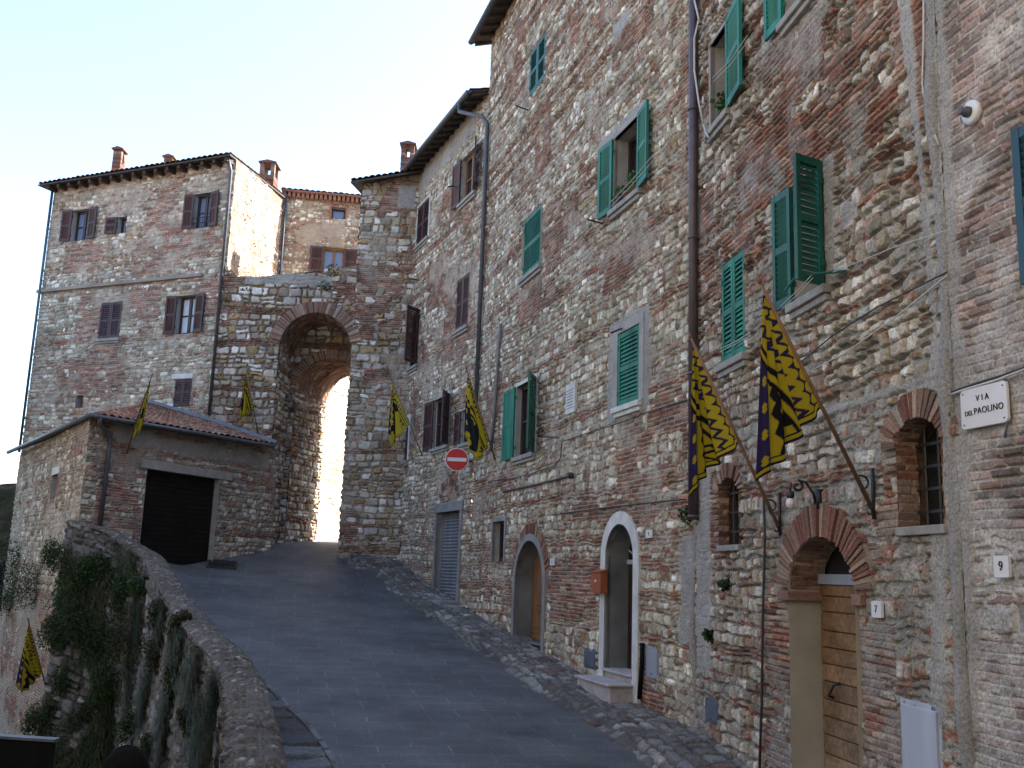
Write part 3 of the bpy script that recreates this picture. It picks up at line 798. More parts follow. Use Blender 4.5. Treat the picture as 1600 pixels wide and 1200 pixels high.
# rough stone pavement along the right-hand walls
BASE = np.array([PCZ, PBC, PAB, PAD, PDE, PE0 + np.array([0.1, 0.0])])
bseg = np.concatenate([[0], np.cumsum(np.linalg.norm(np.diff(BASE, axis=0), axis=1))])
bd = np.linspace(0, bseg[-1], 600)
bx = np.interp(bd, bseg, BASE[:, 0]); by = np.interp(bd, bseg, BASE[:, 1])
btx, bty = np.gradient(_b := np.convolve(np.pad(bx, 25, mode='edge'), np.ones(51) / 51, 'valid')), np.gradient(np.convolve(np.pad(by, 25, mode='edge'), np.ones(51) / 51, 'valid'))
bl = np.hypot(btx, bty); btx, bty = btx / bl, bty / bl
def pave_pt(s, w, h):
    x = np.interp(s, bd, bx) ; y = np.interp(s, bd, by); tx = np.interp(s, bd, btx); ty = np.interp(s, bd, bty)
    X = x - ty * w; Y = y + tx * w
    edge = 1.0 + 0.07 * np.sin(s * 1.7) + 0.05 * np.sin(s * 5.3 + 1)
    lift = 0.10 * smooth((edge - w) / 0.28) + 0.05 * smooth((1 - w) / 1.0)
    lift = np.where(w > edge, -0.04, lift)
    return np.stack([X, Y, ground(X, Y) + lift + h * (w < edge + 0.05)], -1)
structure(masonry('pavement', pave_pt, 0.5, bseg[-1] - 0.3, -0.25, 1.42, 0.024, ST_PAVE, 55))
# kerb strip beside the parapet
def kerb_pt(s, w, h):
    X, Y = para_xy(s, -w)
    return np.stack([X, Y, ground(X, Y) + 0.045 + h - 0.09 * (w > 0.76)], -1)
structure(masonry('kerb_strip', kerb_pt, 2.0, LP - 4.2, -0.1, 0.80, 0.03, dict(ST_PAVE, h=(0.6, 0.9), w=(0.4, 0.7), split=0, pal=[(0.10, 0.10, 0.10, 2), (0.08, 0.08, 0.08, 1), (0.13, 0.13, 0.125, 1)]), 57))

def edge_pt(s, w, h):
    X, Y = para_xy(s, -0.74 - w)
    return np.stack([X, Y, ground(X, Y) + 0.062 + 0.3 * h - 0.09 * ((w < 0.01) | (w > 0.09))], -1)
structure(masonry('kerb_edge', edge_pt, 2.0, LP - 4.2, 0.0, 0.10, 0.02, dict(ST_PAVE, h=(0.3, 0.4), w=(0.5, 0.9), pal=[(0.17, 0.17, 0.165, 1)], split=0), 58))

# ================================================================== retaining wall with parapet
para = House('retaining_wall', (_px[200], _py[200], -3), 'long curved stone retaining wall with a low parapet, holding up the street on the left', 'wall')
def outer_pt(s, z, h):
    out = 0.37 + 0.03 * np.clip(-z, 0, 9)
    X, Y = para_xy(s, out + h)
    top = para_top(s)
    zz = top + (z - 0.0)
    return np.stack([X, Y, zz], -1)
masonry('outer_face', outer_pt, 0.0, LP, -6.6, 0.0, 0.032, ST_RET, 61, parent=para.root)
def inner_pt(s, z, h):
    X, Y = para_xy(s, -h * 0.7)
    return np.stack([X, Y, para_top(s) + z], -1)
masonry('inner_face', inner_pt, 0.0, LP, -1.25, 0.0, 0.04, ST_CAP, 62, parent=para.root)
def cap_pt(s, w, h):
    o = -0.03 + w
    X, Y = para_xy(s, o)
    rnd_ = 0.06 * (1 - np.clip(np.abs(w - 0.20) / 0.23, 0, 1) ** 4) - 0.02
    return np.stack([X, Y, para_top(s) + rnd_ + 0.015 + h - 0.035 * (s < 7.3) - 0.02 * ((s > 7.3) & (s < 10.9)) - 0.05 * (np.abs(s - 7.3) < 0.014) - 0.04 * (np.abs(s - 10.9) < 0.014)], -1)
masonry('parapet_cap', cap_pt, 0.0, LP, -0.03, 0.43, 0.016, ST_CAP, 63, parent=para.root)

# ================================================================== tall stone house (green shutters, white doorway)
def rect_px(w, l, r, t, b):
    return (w.hit(*l)[0], w.hit(*r)[0], w.hit(*b)[1], w.hit(*t)[1])
hA = House('tall_stone_house', tuple(PAD * 0.5 + PAB * 0.5) + (-1.7,), 'tall pale stone house with green shutters and a white arched doorway', 'house')
ZA = WA.hit(776, 47)[1]
G = M['green']
window(hA, WA, (829, 118), (853, 88), (840, 70), (840, 137), shut='both', smat=M['dgreen'], sill=False)
wA2, rA2 = window(hA, WA, (961, 265), (1001, 238), (980, 200), (980, 313), leaves=(('L', 176), ('R', 172)), smat=G, surround=0.10, depth=0.3)
window(hA, WA, (819, 380), (847, 372), (833, 333), (832, 425), shut='one', smat=G, surround=0.0)
window(hA, WA, (967, 575), (1001, 568), (983, 515), (983, 632), shut='one', smat=G, surround=0.16, sillmat=M['whitecement'])
wA5, rA5 = window(hA, WA, (807, 660), (838, 650), (823, 598), (824, 710), leaves=(('L', 178, 0.72, True), ('R', '825')), smat=G, surround=0.07, sill=0.03, depth=0.16, surmat=M['whitecement'])
wA6, rA6 = window(hA, WA, (771, 850), (789, 843), (780, 815), (778, 878), surround=0.10, sill=False, surmat=M['cement'], depth=0.2, bars=0, mull=False)

def arched_door(house, wall, l, r, crown, bottom, ring, ringmat, doormat, depth_px=None, revmat=None, depth=0.4, name='door', rise=None, transom=None):
    s0 = wall.hit(*l)[0]; s1 = wall.hit(*r)[0]; zc = wall.hit(*crown)[1]; zb = wall.hit(*bottom)[1]
    rise = rise or (s1 - s0) / 2
    zs = zc - rise
    if depth_px: depth = wall.depth_for(s0, (zb + zs) / 2, depth_px)
    house.openings.append((s0, s1, zb - 0.4, zs, rise))
    inn = arch_pts(s0, s1, zb - 0.4, zs, rise)
    mb = MB(); sheet(mb, wall.pt, inn, 0.045, -depth)
    mb.quad(wall.pt(s0, zb, 0.03), wall.pt(s1, zb, 0.03), wall.pt(s1, zb, -depth), wall.pt(s0, zb, -depth))
    fr = mb.build('door_reveal', revmat or ringmat, house.root)
    if ring:
        out = arch_pts(s0 - ring, s1 + ring, zb - 0.4, zs, rise + ring)
        mb = MB(); strip(mb, wall.pt, inn, out, -0.06, 0.045); mb.build('surround', ringmat, fr, bevel=0.006)
    return dict(rx=(s1 - s0) / 2, s0=s0, s1=s1, zc=zc, zb=zb, zs=zs, rise=rise, d=depth, rev=fr)
def panel_door(house, wall, a, mat, name='door', rows=(0.05, 0.35, 0.42, 0.97), arch=True, top=None):
    s0, s1, d = a['s0'] + 0.02, a['s1'] - 0.02, a['d'] - 0.02
    mb = MB()
    zt = top or a['zs']
    poly = arch_pts(s0, s1, a['zb'], a['zs'], a['rise'] - 0.02) if arch else [(s0, a['zb']), (s0, zt), (s1, zt), (s1, a['zb'])]
    mb.prism(wall.pt, poly, -d - 0.04, -d)
    c = (s0 + s1) / 2; H = zt - a['zb']
    for q0, q1 in ((s0 + 0.06, c - 0.03), (c + 0.03, s1 - 0.06)):
        for k in range(0, len(rows), 2):
            z0, z1 = a['zb'] + H * rows[k], a['zb'] + H * rows[k + 1]
            for b in ((q0, q0 + 0.05, z0, z1), (q1 - 0.05, q1, z0, z1), (q0, q1, z0, z0 + 0.05), (q0, q1, z1 - 0.05, z1)):
                mb.box(wall.pt, b[0], b[1], b[2], b[3], -d, -d + 0.018)
    return mb.build(name, mat, house.root)

# white doorway with two steps
wd = arched_door(hA, WA, (948, 960), (992, 950), (973, 819), (968, 1050), 0.20, M['whitecement'], M['dbrown'], depth_px=982, revmat=M['shadecement'])
dz = wd['zs'] - 0.05
dr = panel_door(hA, WA, wd, M['dbrown'], top=dz, arch=False)
mb = MB(); mb.prism(WA.pt, arch_pts(wd['s0'] + 0.02, wd['s1'] - 0.02, dz, wd['zs'], wd['rise'] - 0.02), -wd['d'] + 0.0, -wd['d'] + 0.02); mb.build('fanlight', M['glass'], dr)
mb = MB(); c = (wd['s0'] + wd['s1']) / 2
for k in range(5):
    a = math.pi * (k + 0.5) / 5
    mb.tube([WA.pt(c, wd['zs'] - 0.03, -wd['d'] + 0.04), WA.pt(c - 0.9 * wd['rise'] * math.cos(a), wd['zs'] + 0.9 * wd['rise'] * math.sin(a), -wd['d'] + 0.04)], 0.012, 6)
mb.box(WA.pt, wd['s0'] + 0.02, wd['s1'] - 0.02, dz - 0.02, dz + 0.05, -wd['d'] + 0.02, -wd['d'] + 0.05)
mb.build('fanlight_bars', M['palebox'], dr)
mb = MB(); hz = WA.hit(983, 948)[1]; mb.lathe(WA.pt(c + 0.09, hz, -wd['d'] + 0.02), [(0.015, 0), (0.015, 0.03), (0.035, 0.04), (0.04, 0.06), (0.028, 0.08), (0.0, 0.085)], 14, tuple(WA.n) + (0,))
mb.build('door_knob', M['brass'], dr, smooth=True)
mb = MB(); zb = wd['zb']
mb.box(WA.pt, wd['s0'] - 0.02, wd['s1'] + 0.02, zb - 0.5, zb - 0.03, -0.1, 0.02); mb.box(WA.pt, wd['s0'] - 0.03, wd['s1'] + 0.03, zb - 0.03, zb + 0.012, -wd['d'] + 0.02, 0.07)
z2 = WA.hit(960, 1070, 0.35)[1]
mb.box(WA.pt, wd['s0'] - 0.20, wd['s1'] + 0.05, z2 - 0.6, z2 - 0.04, 0.05, 0.40); mb.box(WA.pt, wd['s0'] - 0.23, wd['s1'] + 0.08, z2 - 0.04, z2, 0.045, 0.44)
mb.build('doorstep', M['step'], hA.root, bevel=0.012)

# brown arched door with grey cement surround
bd_ = arched_door(hA, WA, (806, 940), (850, 930), (829, 845), (828, 1005), 0.14, M['cement'], M['wood'], depth_px=831, revmat=M['shadecement'])
panel_door(hA, WA, bd_, M['wood'], rows=(0.03, 0.2, 0.23, 0.6, 0.63, 0.98))
voussoirs(hA, WA.pt, (bd_['s0'] + bd_['s1']) / 2, bd_['zs'], bd_['rise'] + 0.14, bd_['rise'] + 0.14, 0.2, -0.05, 0.03, 15, 165)

def RP(kind, w, l, r, t, b, rag=1.0): return (kind,) + rect_px(w, l, r, t, b) + (rag,)
A_P = [RP('brick', WA, (838, 180), (862, 160), (850, 155), (850, 262)), RP('brick', WA, (958, 110), (1020, 60), (985, 30), (985, 80)),
       RP('plaster', WA, (958, 60), (985, 30), (975, 20), (975, 48), .5), RP('brick', WA, (812, 470), (850, 450), (830, 440), (830, 500)),
       RP('brick', WA, (945, 400), (1020, 360), (985, 362), (985, 430)), RP('brick', WA, (757, 620), (783, 620), (770, 590), (770, 690)),
       RP('brick', WA, (1062, 150), (1085, 140), (1072, 60), (1072, 330)), RP('plaster', WA, (952, 570), (1016, 560), (985, 492), (985, 650), .4),
       RP('brick', WA, (862, 930), (930, 920), (895, 880), (895, 970)), RP('plaster', WA, (935, 260), (1012, 190), (980, 182), (980, 205), .3),
       RP('plaster', WA, (1064, 950), (1090, 950), (1075, 830), (1075, 1010), .5), RP('brick', WA, (880, 800), (1080, 790), (980, 780), (980, 815), 1.2)]
def FR0(w, x0, y0, x1, y1): xm, ym = (x0 + x1) / 2, (y0 + y1) / 2; return ('flat', w.hit(x0 - 2, ym)[0], w.hit(x1 + 2, ym)[0], w.hit(xm, y1 + 4)[1], w.hit(xm, y0 - 3)[1], 0.01)
hA.flat += [FR0(WA, 1008, 1012, 1028, 1063), FR0(WA, 911, 1013, 930, 1045), FR0(WA, 888, 600, 902, 646), FR0(WA, 1008, 828, 1019, 842), FR0(WA, 858, 873, 867, 884)]
masonry('wall', WA.pt, 0, WA.L, -2.8, ZA, 0.018, ST_A, 101, hA.openings, A_P + hA.flat, hA.root)
masonry('side_wall', Wall(PAD - WA.n * 7, PAD).pt, 0, 7, 9, ZA, 0.05, ST_A, 102, parent=hA.root)
back = [PAB - WA.n * 0.5, PAB - WA.n * 7, PAD - WA.n * 7, PAD - WA.n * 0.5]
shell(hA, back, -3, ZA)

def eaves(house, wall, s0, s1, z, over, side=0.25, slope=0.3, depth=5.0, rafters=0.45, seed=1, gut=True, tint=1.0, topw=True):
    """tiled roof over a wall: tiles, plank soffit on rafters and a gutter"""
    e = -over * slope
    f = lambda s, h, d: wall.pt(s, z + h, d)
    roof = tile_roof(house, f(s0 - side, e + 0.10, over), f(s1 + side, e + 0.10, over), f(s1 + side, depth * slope + 0.10, -depth), f(s0 - side, depth * slope + 0.10, -depth), seed=seed, tint=tint)
    mb = MB()
    pts = [f(s0 - side, e + 0.05, over), f(s1 + side, e + 0.05, over), f(s1 + side, depth * slope + 0.05, -depth), f(s0 - side, depth * slope + 0.05, -depth)]
    q = [f(s0 - side, e + 0.005, over), f(s1 + side, e + 0.005, over), f(s1 + side, depth * slope + 0.005, -depth), f(s0 - side, depth * slope + 0.005, -depth)]
    mb.add(pts + q, [(0, 1, 2, 3), (7, 6, 5, 4), (0, 4, 5, 1), (1, 5, 6, 2), (2, 6, 7, 3), (3, 7, 4, 0)])
    sof = mb.build('soffit', M['oldwood'], roof)
    mb = MB(); n = int((s1 - s0 + 2 * side) / rafters)
    for k in range(n + 1):
        s = s0 - side + 0.06 + k * (s1 - s0 + 2 * side - 0.12) / n
        a = [(-0.04, over - 0.05, e), (0.04, over - 0.05, e), (0.04, -0.15, 0.15 * slope), (-0.04, -0.15, 0.15 * slope)]
        top = [f(s + x, h + 0.004, d) for x, d, h in a]; bot = [f(s + x, h - 0.07, d) for x, d, h in a]
        mb.add(top + bot, [(0, 1, 2, 3), (7, 6, 5, 4)] + [(i, 4 + i, 4 + (i + 1) % 4, (i + 1) % 4) for i in range(4)])
    mb.build('rafters', M['oldwood'], roof)
    if gut:
        mb = MB(); r = 0.075; m = 9
        line = [(r * math.cos(math.pi * (1 + k / (m - 1))), r * math.sin(math.pi * (1 + k / (m - 1)))) for k in range(m)]
        pts = [f(s, e + 0.04 + b, over + 0.06 + a) for s in (s0 - side, s1 + side) for a, b in line]
        mb.add(pts, [(i, i + 1, m + i + 1, m + i) for i in range(m - 1)] + [tuple(range(m)), tuple(range(m, 2 * m))[::-1]])
        mb.build('gutter', M['metal'], roof, smooth=True)
    return roof
eaves(hA, WA, 0, WA.L, ZA, 0.45, side=0.22, seed=3, gut=True)

# ================================================================== near rough house (between the brown pipe and the grey mortar seam)
hB = House('rough_stone_house', tuple(PAB * 0.5 + PBC * 0.5) + (-2.2,), 'rough brick and rubble house with the brick-arched plank door numbered 7', 'house')
window(hB, WB, (1113, 130), (1141, 95), (1127, 52), (1129, 187), leaves=(('R', 174, 0.66),), smat=G, surround=0.05, depth=0.32, sill=0.08)
sB2 = WB.hit(1229, 20)[0]; zB2 = WB.hit(1240, 22)[1]
window(hB, WB, 0, 0, 0, 0, rect=(sB2, sB2 + 0.85, zB2, zB2 + 1.5), leaves=(('L', 177),), smat=G, sill=0.08)
window(hB, WB, (1130, 490), (1166, 475), (1147, 402), (1148, 562), shut='both', smat=G, sill=0.08, depth=0.2)
s0_, s1_ = WB.hit(1244, 400)[0], WB.hit(1291, 350)[0]
wB4, rB4 = window(hB, WB, (1244, 400), (1291, 350), (1266, 272), (1268, 462), leaves=(('L', 172), ('R', '1243')), smat=M['dgreen'], sill=0.09, depth=0.3)
# barred openings on the street floor
def barred(house, wall, l, r, crown, bottom, depth_px, rise, nv, nh, ringt, name='window', ring_a=(0, 180), mirror=None):
    s0 = wall.hit(*l)[0]; s1 = wall.hit(*r)[0]; zc = wall.hit(*crown)[1]; z0 = wall.hit(*bottom)[1]
    zs = zc - rise; d = wall.depth_for(s0, (z0 + zs) / 2, depth_px)
    house.openings.append((s0, s1, z0, zs, rise))
    line = arch_pts(s0, s1, z0, zs, rise) + [(s0, z0)]
    mb = MB(); mb.cur = (0.12, 0.075, 0.06); sheet(mb, wall.pt, [(a + 0.02 * (1 if a < (s0 + s1) / 2 else -1) * -1, b_) for a, b_ in line], 0.0, -d - 0.1)
    w = mb.build('window', M['masonry'], house.root)
    reveal_masonry(w, wall, s0, s1, z0, zs, rise, d, seed=int(abs(s0) * 100))
    mb = MB(); mb.prism(wall.pt, line[:-1], -d - 0.12, -d - 0.1); mb.build('pane', M['dark'], w)
    mb = MB()
    for k in range(nv):
        s = s0 + (s1 - s0) * (k + 0.7) / (nv + 0.4)
        e = zs + rise * math.sqrt(max(0, 1 - ((s - (s0 + s1) / 2) / ((s1 - s0) / 2)) ** 2))
        mb.tube([wall.pt(s, z0, -d), wall.pt(s, e, -d)], 0.013, 6)
    for k in range(nh):
        z = z0 + (zs - z0 + rise * 0.3) * (k + 0.75) / nh
        mb.box(wall.pt, s0, s1, z - 0.012, z + 0.012, -d - 0.012, -d + 0.012)
    mb.build('grille', M['iron'], w)
    mb = MB(); mb.box(wall.pt, s0 - 0.02, s1 + 0.02, z0 - 0.06, z0 + 0.01, -d, 0.05); mb.build('sill', M['sill'], w, bevel=0.008)
    voussoirs(house, wall.pt, (s0 + s1) / 2, zs, (s1 - s0) / 2, rise, ringt, -0.06, 0.055, *ring_a, bw=0.045)
    return (s0, s1, z0, zs, rise, d)
b1 = barred(hB, WB, (1126, 800), (1158, 790), (1141, 747), (1141, 853), 1138, 0.16, 2, 3, 0.17)
b2 = barred(hB, WB, (1406, 750), (1477, 740), (1442, 652), (1442, 824), 1434, 0.20, 3, 4, 0.22)
# plank door with a brick arch
d7 = arched_door(hB, WB, (1240, 1000), (1345, 1000), (1298, 838), (1240, 1230), 0, M['plaster'], M['plank'], depth_px=1289, revmat=M['cream'], rise=0.50)
P = WB.pt
zt = WB.hit(1318, 914, -d7['d'])[1]
mb = MB(); k = 0; z = d7['zb']
while z < zt - 0.02:
    h = min(random.uniform(0.15, 0.185), zt - z); kk = random.uniform(0.8, 1.2); lo_ = max(0, min(1, (-0.7 - z) / 1.2)); mb.cur = tuple(v * kk for v in (0.20 + 0.07 * lo_, 0.108 + 0.08 * lo_, 0.05 + 0.065 * lo_))
    mb.box(P, d7['s0'] + 0.01, d7['s1'] - 0.09, z + 0.006, z + h - 0.006, -d7['d'] - 0.03, -d7['d'] + 0.035 + random.uniform(-.004, .004)); z += h
mb.cur = (0.19, 0.095, 0.04)
mb.box(P, d7['s1'] - 0.085, d7['s1'] - 0.005, d7['zb'], zt, -d7['d'] - 0.03, -d7['d'] + 0.05)
mb.box(P, d7['s0'], d7['s1'], d7['zb'], zt, -d7['d'] - 0.05, -d7['d'] + 0.005)
door7 = mb.build('door', M['planks'], hB.root, bevel=0.006)
mb = MB(); mb.box(P, d7['s0'], d7['s1'], zt + 0.001, zt + 0.10, -d7['d'] - 0.05, -d7['d'] + 0.06); mb.build('transom', M['box'], door7)
mb = MB(); mb.prism(P, arch_pts(d7['s0'], d7['s1'], zt + 0.10, d7['zs'] if d7['zs'] > zt + 0.11 else zt + 0.11, d7['rise'] * 0.98), -d7['d'] - 0.06, -d7['d'] - 0.03); mb.build('fanlight', M['dark'], door7)
mb = MB(); hs, hz = WB.hit(1313, 1080, -d7['d'])
mb.tube([P(hs - 0.07, hz - 0.07, -d7['d'] + 0.035), P(hs - 0.06, hz - 0.05, -d7['d'] + 0.09), P(hs + 0.05, hz + 0.06, -d7['d'] + 0.09), P(hs + 0.07, hz + 0.08, -d7['d'] + 0.035)], 0.013, 8)
mb.build('handle', M['iron'], door7, smooth=True)
voussoirs(hB, P, (d7['s0'] + d7['s1']) / 2, d7['zs'], d7['rx'], d7['rise'], 0.31, -0.08, 0.06, 2, 178, 0.042, rows=1)
# jamb is only plastered below the spring of the arch: brick vault above
reveal_masonry(hB.root, WB, d7['s0'] + 0.004, d7['s1'] - 0.004, 0, d7['zs'], d7['rise'] - 0.004, d7['d'] - 0.03, jambs=False)
mb = MB(); mb.cur = (0.22, 0.13, 0.10)
mb.box(P, d7['s0'] - 0.22, d7['s0'] + 0.05, d7['zs'] - 0.12, d7['zs'] - 0.02, -d7['d'], 0.08); mb.build('impost', M['masonry'], hB.root, bevel=0.012)
mb = MB(); mb.cur = (0.22, 0.13, 0.10); mb.box(P, d7['s1'] - 0.03, d7['s1'] + 0.14, d7['zs'] - 0.12, d7['zs'] - 0.02, -0.2, 0.07); mb.build('impost', M['masonry'], hB.root, bevel=0.012)
ZB = 11.5
B_P = [RP('brick', WB, (1195, 130), (1290, 60), (1240, 40), (1240, 200)), RP('brick', WB, (1090, 440), (1118, 430), (1105, 280), (1105, 470), .5),
       RP('brick', WB, (1150, 300), (1215, 280), (1185, 190), (1185, 380)), RP('stone', WB, (1300, 300), (1430, 240), (1370, 160), (1370, 560)),
       RP('brick', WB, (1370, 760), (1410, 750), (1395, 690), (1395, 840), .6), RP('brick', WB, (1345, 1050), (1402, 1050), (1372, 970), (1372, 1200), .7),
       RP('brick', WB, (1196, 1080), (1240, 1080), (1215, 900), (1215, 1200), .6), RP('plaster', WB, (1090, 900), (1112, 900), (1100, 690), (1100, 1060), .5),
       RP('plaster', WB, (1291, 360), (1306, 350), (1298, 240), (1298, 450), .25), RP('brick', WB, (1095, 800), (1126, 800), (1110, 740), (1110, 860), .5),
       RP('brick', WB, (1290, 820), (1410, 800), (1350, 690), (1350, 700), .5), RP('stone', WB, (1230, 690), (1380, 640), (1300, 560), (1300, 790)),
       RP('brick', WB, (1270, 150), (1400, 100), (1340, 60), (1340, 230), 1.2), RP('plaster', WB, (1318, 350), (1345, 330), (1330, 310), (1330, 350), .6),
       RP('plaster', WB, (1420, 620), (1478, 600), (1450, 585), (1450, 610), .3), RP('plaster', WB, (1290, 640), (1420, 610), (1350, 618), (1350, 634), .3)]
def FR(w, x0, y0, x1, y1): xm, ym = (x0 + x1) / 2, (y0 + y1) / 2; return ('flat', w.hit(x0 - 4, ym)[0], w.hit(x1 + 4, ym)[0], w.hit(xm, y1 + 6)[1], w.hit(xm, y0 - 5)[1], 0.01)
hB.flat += [FR(WB, 1405, 1098, 1468, 1240), FR(WB, 1100, 1092, 1122, 1131), FR(WB, 1361, 943, 1376, 962), FR(WB, 1463, 530, 1487, 568)]
# grey mortar seam against the neighbouring house
B_SEAM = [('plaster', WB.L - 0.34 + 0.12 * math.sin(z * 0.9), WB.L - 0.16 + 0.10 * math.sin(z * 0.9 + 0.5), z, z + 0.34, 0.25) for z in np.arange(-1.0, 6.5, 0.28)]
B_SEAM += [('plaster', WB.L - 0.08, WB.L + 0.1, -1.0, 7, 0.3)]
masonry('wall', WB.pt, -0.02, WB.L + 0.07, -3.0, 8.4, 0.0115, ST_B, 205, hB.openings, B_P + B_SEAM + hB.flat, hB.root)
masonry('upper_wall', WB.pt, -0.02, WB.L + 0.07, 8.38, ZB, 0.05, ST_B, 206, (), (), hB.root)
shell(hB, [PBC - WB.n * 0.8, PBC - WB.n * 7, PAB - WB.n * 7, PAB - WB.n * 0.8], -3, ZB)

# ================================================================== near brick house on the right edge
hC = House('old_brick_house', tuple(PBC * 0.5 + PCZ * 0.5) + (-2.4,), 'old brick house with thick pale mortar carrying the street name plate, at the right edge', 'house')
sC = WC.hit(1588, 330, 0.09)[0]; zC0 = WC.hit(1600, 452)[1]; zC1 = WC.hit(1590, 212)[1]
window(hC, WC, 0, 0, 0, 0, rect=(sC + 0.42, sC + 1.25, zC0, zC1), leaves=(('L', 176, 0.42), ('R', 170, 0.42)), smat=M['blue'])
C_P = [('plaster', 0.02, 0.20, -1.0, 6, 0.5)]
masonry('wall', WC.pt, -0.05, 2.4, -3.0, 6.5, 0.0105, ST_C, 303, hC.openings, C_P, hC.root)
masonry('upper_wall', WC.pt, -0.05, 2.4, 6.48, ZB + 0.5, 0.06, ST_C, 304, (), (), hC.root)
masonry('far_wall', WC.pt, 2.38, WC.L, -3, ZB + 0.5, 0.05, ST_C, 305, (), (), hC.root)
shell(hC, [PCZ, PCZ - WC.n * 7, PBC - WC.n * 7, PBC - WC.n * 0.8], -3, ZB + 0.5)

mb = MB(); mb.cur = (0.26, 0.255, 0.245)
mb.tube([(PBC[0] + 0.02 * math.sin(z * 3), PBC[1] + 0.02 * math.sin(z * 2.1), z) for z in np.arange(-3, 8, 0.3)], [0.062 + 0.015 * math.sin(z * 5.3) for z in np.arange(-3, 8, 0.3)], 8); mb.build('mortar_seam', M['masonry'], hB.root, smooth=True)
mb = MB(); mb.cur = (0.27, 0.25, 0.23)
mb.tube([(PAB[0] + 0.03 * math.sin(z * 3), PAB[1] + 0.02 * math.sin(z * 2.1), z) for z in np.arange(-3, 11, 0.3)], [0.05 + 0.018 * math.sin(z * 5.3) for z in np.arange(-3, 11, 0.3)], 8); mb.build('mortar_seam', M['masonry'], hB.root, smooth=True)
# ================================================================== lower house with brown shutters, bending round to the gate
hD = House('corner_house', tuple(PDE * 0.6 + PAD * 0.4) + (-0.8,), 'corner house with brown shutters and dark gutter, joining the gate', 'house')
ZD = 12.28
Br = M['brown']
window(hD, WD, (722, 275), (745, 250), (735, 238), (735, 306), leaves=(('L', 177), ('R', 160)), smat=Br, frame=M['wood'], depth=0.16)
window(hD, WD, (653, 350), (671, 342), (662, 318), (661, 378), shut='both', smat=Br, surround=0.07, surmat=M['whitecement'])
window(hD, WD, (714, 475), (733, 468), (723, 434), (724, 512), shut='both', smat=Br, depth=0.14)
window(hD, WD, (637, 540), (655, 528), (646, 492), (646, 573), leaves=(('L', '619'), ('R', '634')), smat=Br)
window(hD, WD, (625, 690), (639, 682), (632, 657), (632, 721), shut='one', smat=Br, surround=0.12, surmat=M['whitecement'], sill=0.03)
window(hD, WD, (679, 660), (703, 650), (690, 622), (690, 698), leaves=(('L', 176), ('R', '691')), smat=Br, surround=0.05, depth=0.12, reveal=M['whitecement'])
window(hD, WD, (722, 664), (737, 660), (730, 640), (730, 692), leaves=(('L', 176),), smat=Br, surround=0.05, depth=0.12, reveal=M['whitecement'], sill=0.05)
# workshop doorway with a roll-down shutter
ds0, ds1 = WD.hit(681, 870)[0], WD.hit(718, 860)[0]; dz1 = WD.hit(699, 800)[1]; dz0 = WD.hit(700, 936)[1]
dd = WD.depth_for(ds0, (dz0 + dz1) / 2, 691)
hD.openings.append((ds0, ds1, dz0 - 0.5, dz1))
mb = MB(); sheet(mb, WD.pt, [(ds0, dz0 - 0.5), (ds0, dz1), (ds1, dz1), (ds1, dz0 - 0.5)], 0.04, -dd)
rv = mb.build('door_reveal', M['cement'], hD.root)
mb = MB()
mb.box(WD.pt, ds0 - 0.20, ds1 + 0.20, dz1, dz1 + 0.24, -0.08, 0.06); mb.box(WD.pt, ds1, ds1 + 0.14, dz0 - 0.5, dz1, -0.08, 0.05); mb.box(WD.pt, ds0 - 0.12, ds0, dz0 - 0.5, dz1, -0.08, 0.045)
mb.build('surround', M['cement'], rv, bevel=0.01)
mb = MB(); n = 26
for k in range(n):
    za, zb_ = dz0 + (dz1 - dz0) * k / n, dz0 + (dz1 - dz0) * (k + 1) / n; m_ = (za + zb_) / 2
    mb.quad(WD.pt(ds0, za, -dd), WD.pt(ds1, za, -dd), WD.pt(ds1, m_, -dd + 0.03), WD.pt(ds0, m_, -dd + 0.03)); mb.quad(WD.pt(ds0, m_, -dd + 0.03), WD.pt(ds1, m_, -dd + 0.03), WD.pt(ds1, zb_, -dd), WD.pt(ds0, zb_, -dd))
mb.build('rolling_door', M['rollup'], hD.root)
mb = MB(); mb.box(WD.pt, ds0 - 0.5, ds1 + 0.25, dz0 - 0.7, dz0 - 0.02, -dd, 0.55); mb.build('doorstep', M['cement'], hD.root, bevel=0.03)
# blocked arch over that doorway
voussoirs(hD, WD.pt, (ds0 + ds1) / 2 - 0.05, dz1 + 0.3, 0.62, 0.42, 0.16, -0.05, 0.035, 10, 170)
D_P = [RP('brick', WD, (695, 470), (745, 440), (720, 420), (720, 560)), RP('brick', WD, (668, 440), (700, 430), (684, 405), (684, 480), .8), RP('brick', WD, (690, 330), (725, 300), (706, 290), (706, 350)),
       RP('brick', WD, (690, 760), (716, 752), (703, 738), (703, 790), .6), RP('plaster', WD, (655, 300), (742, 200), (700, 215), (700, 250), .6)]
masonry('wall', WD.pt, 0, WD.L, -1.6, ZD, 0.022, ST_D, 404, hD.openings, D_P + hD.flat, hD.root)
E_P = [RP('brick', WE, (595, 315), (640, 310), (610, 285), (610, 335), 1.2), RP('brick', WE, (553, 470), (625, 470), (590, 420), (590, 535), 1.5), RP('plaster', WE, (622, 305), (650, 300), (636, 290), (636, 325), .4), RP('brick', WE, (525, 800), (560, 800), (545, 790), (545, 830)),
       RP('brick', WE, (570, 590), (620, 590), (600, 575), (600, 600))]
masonry('gate_side_wall', WE.pt, 0, WE.L, -1.6, ZD, 0.022, ST_EW, 405, (), E_P, hD.root, keep=lambda s, z: z < np.interp(s, [0, WE.L], [11.75, 12.24]))
WEJ = Wall(PE0 + np.array([0.0, 4.2]), PE0)           # the jamb of the gate, running back from the street
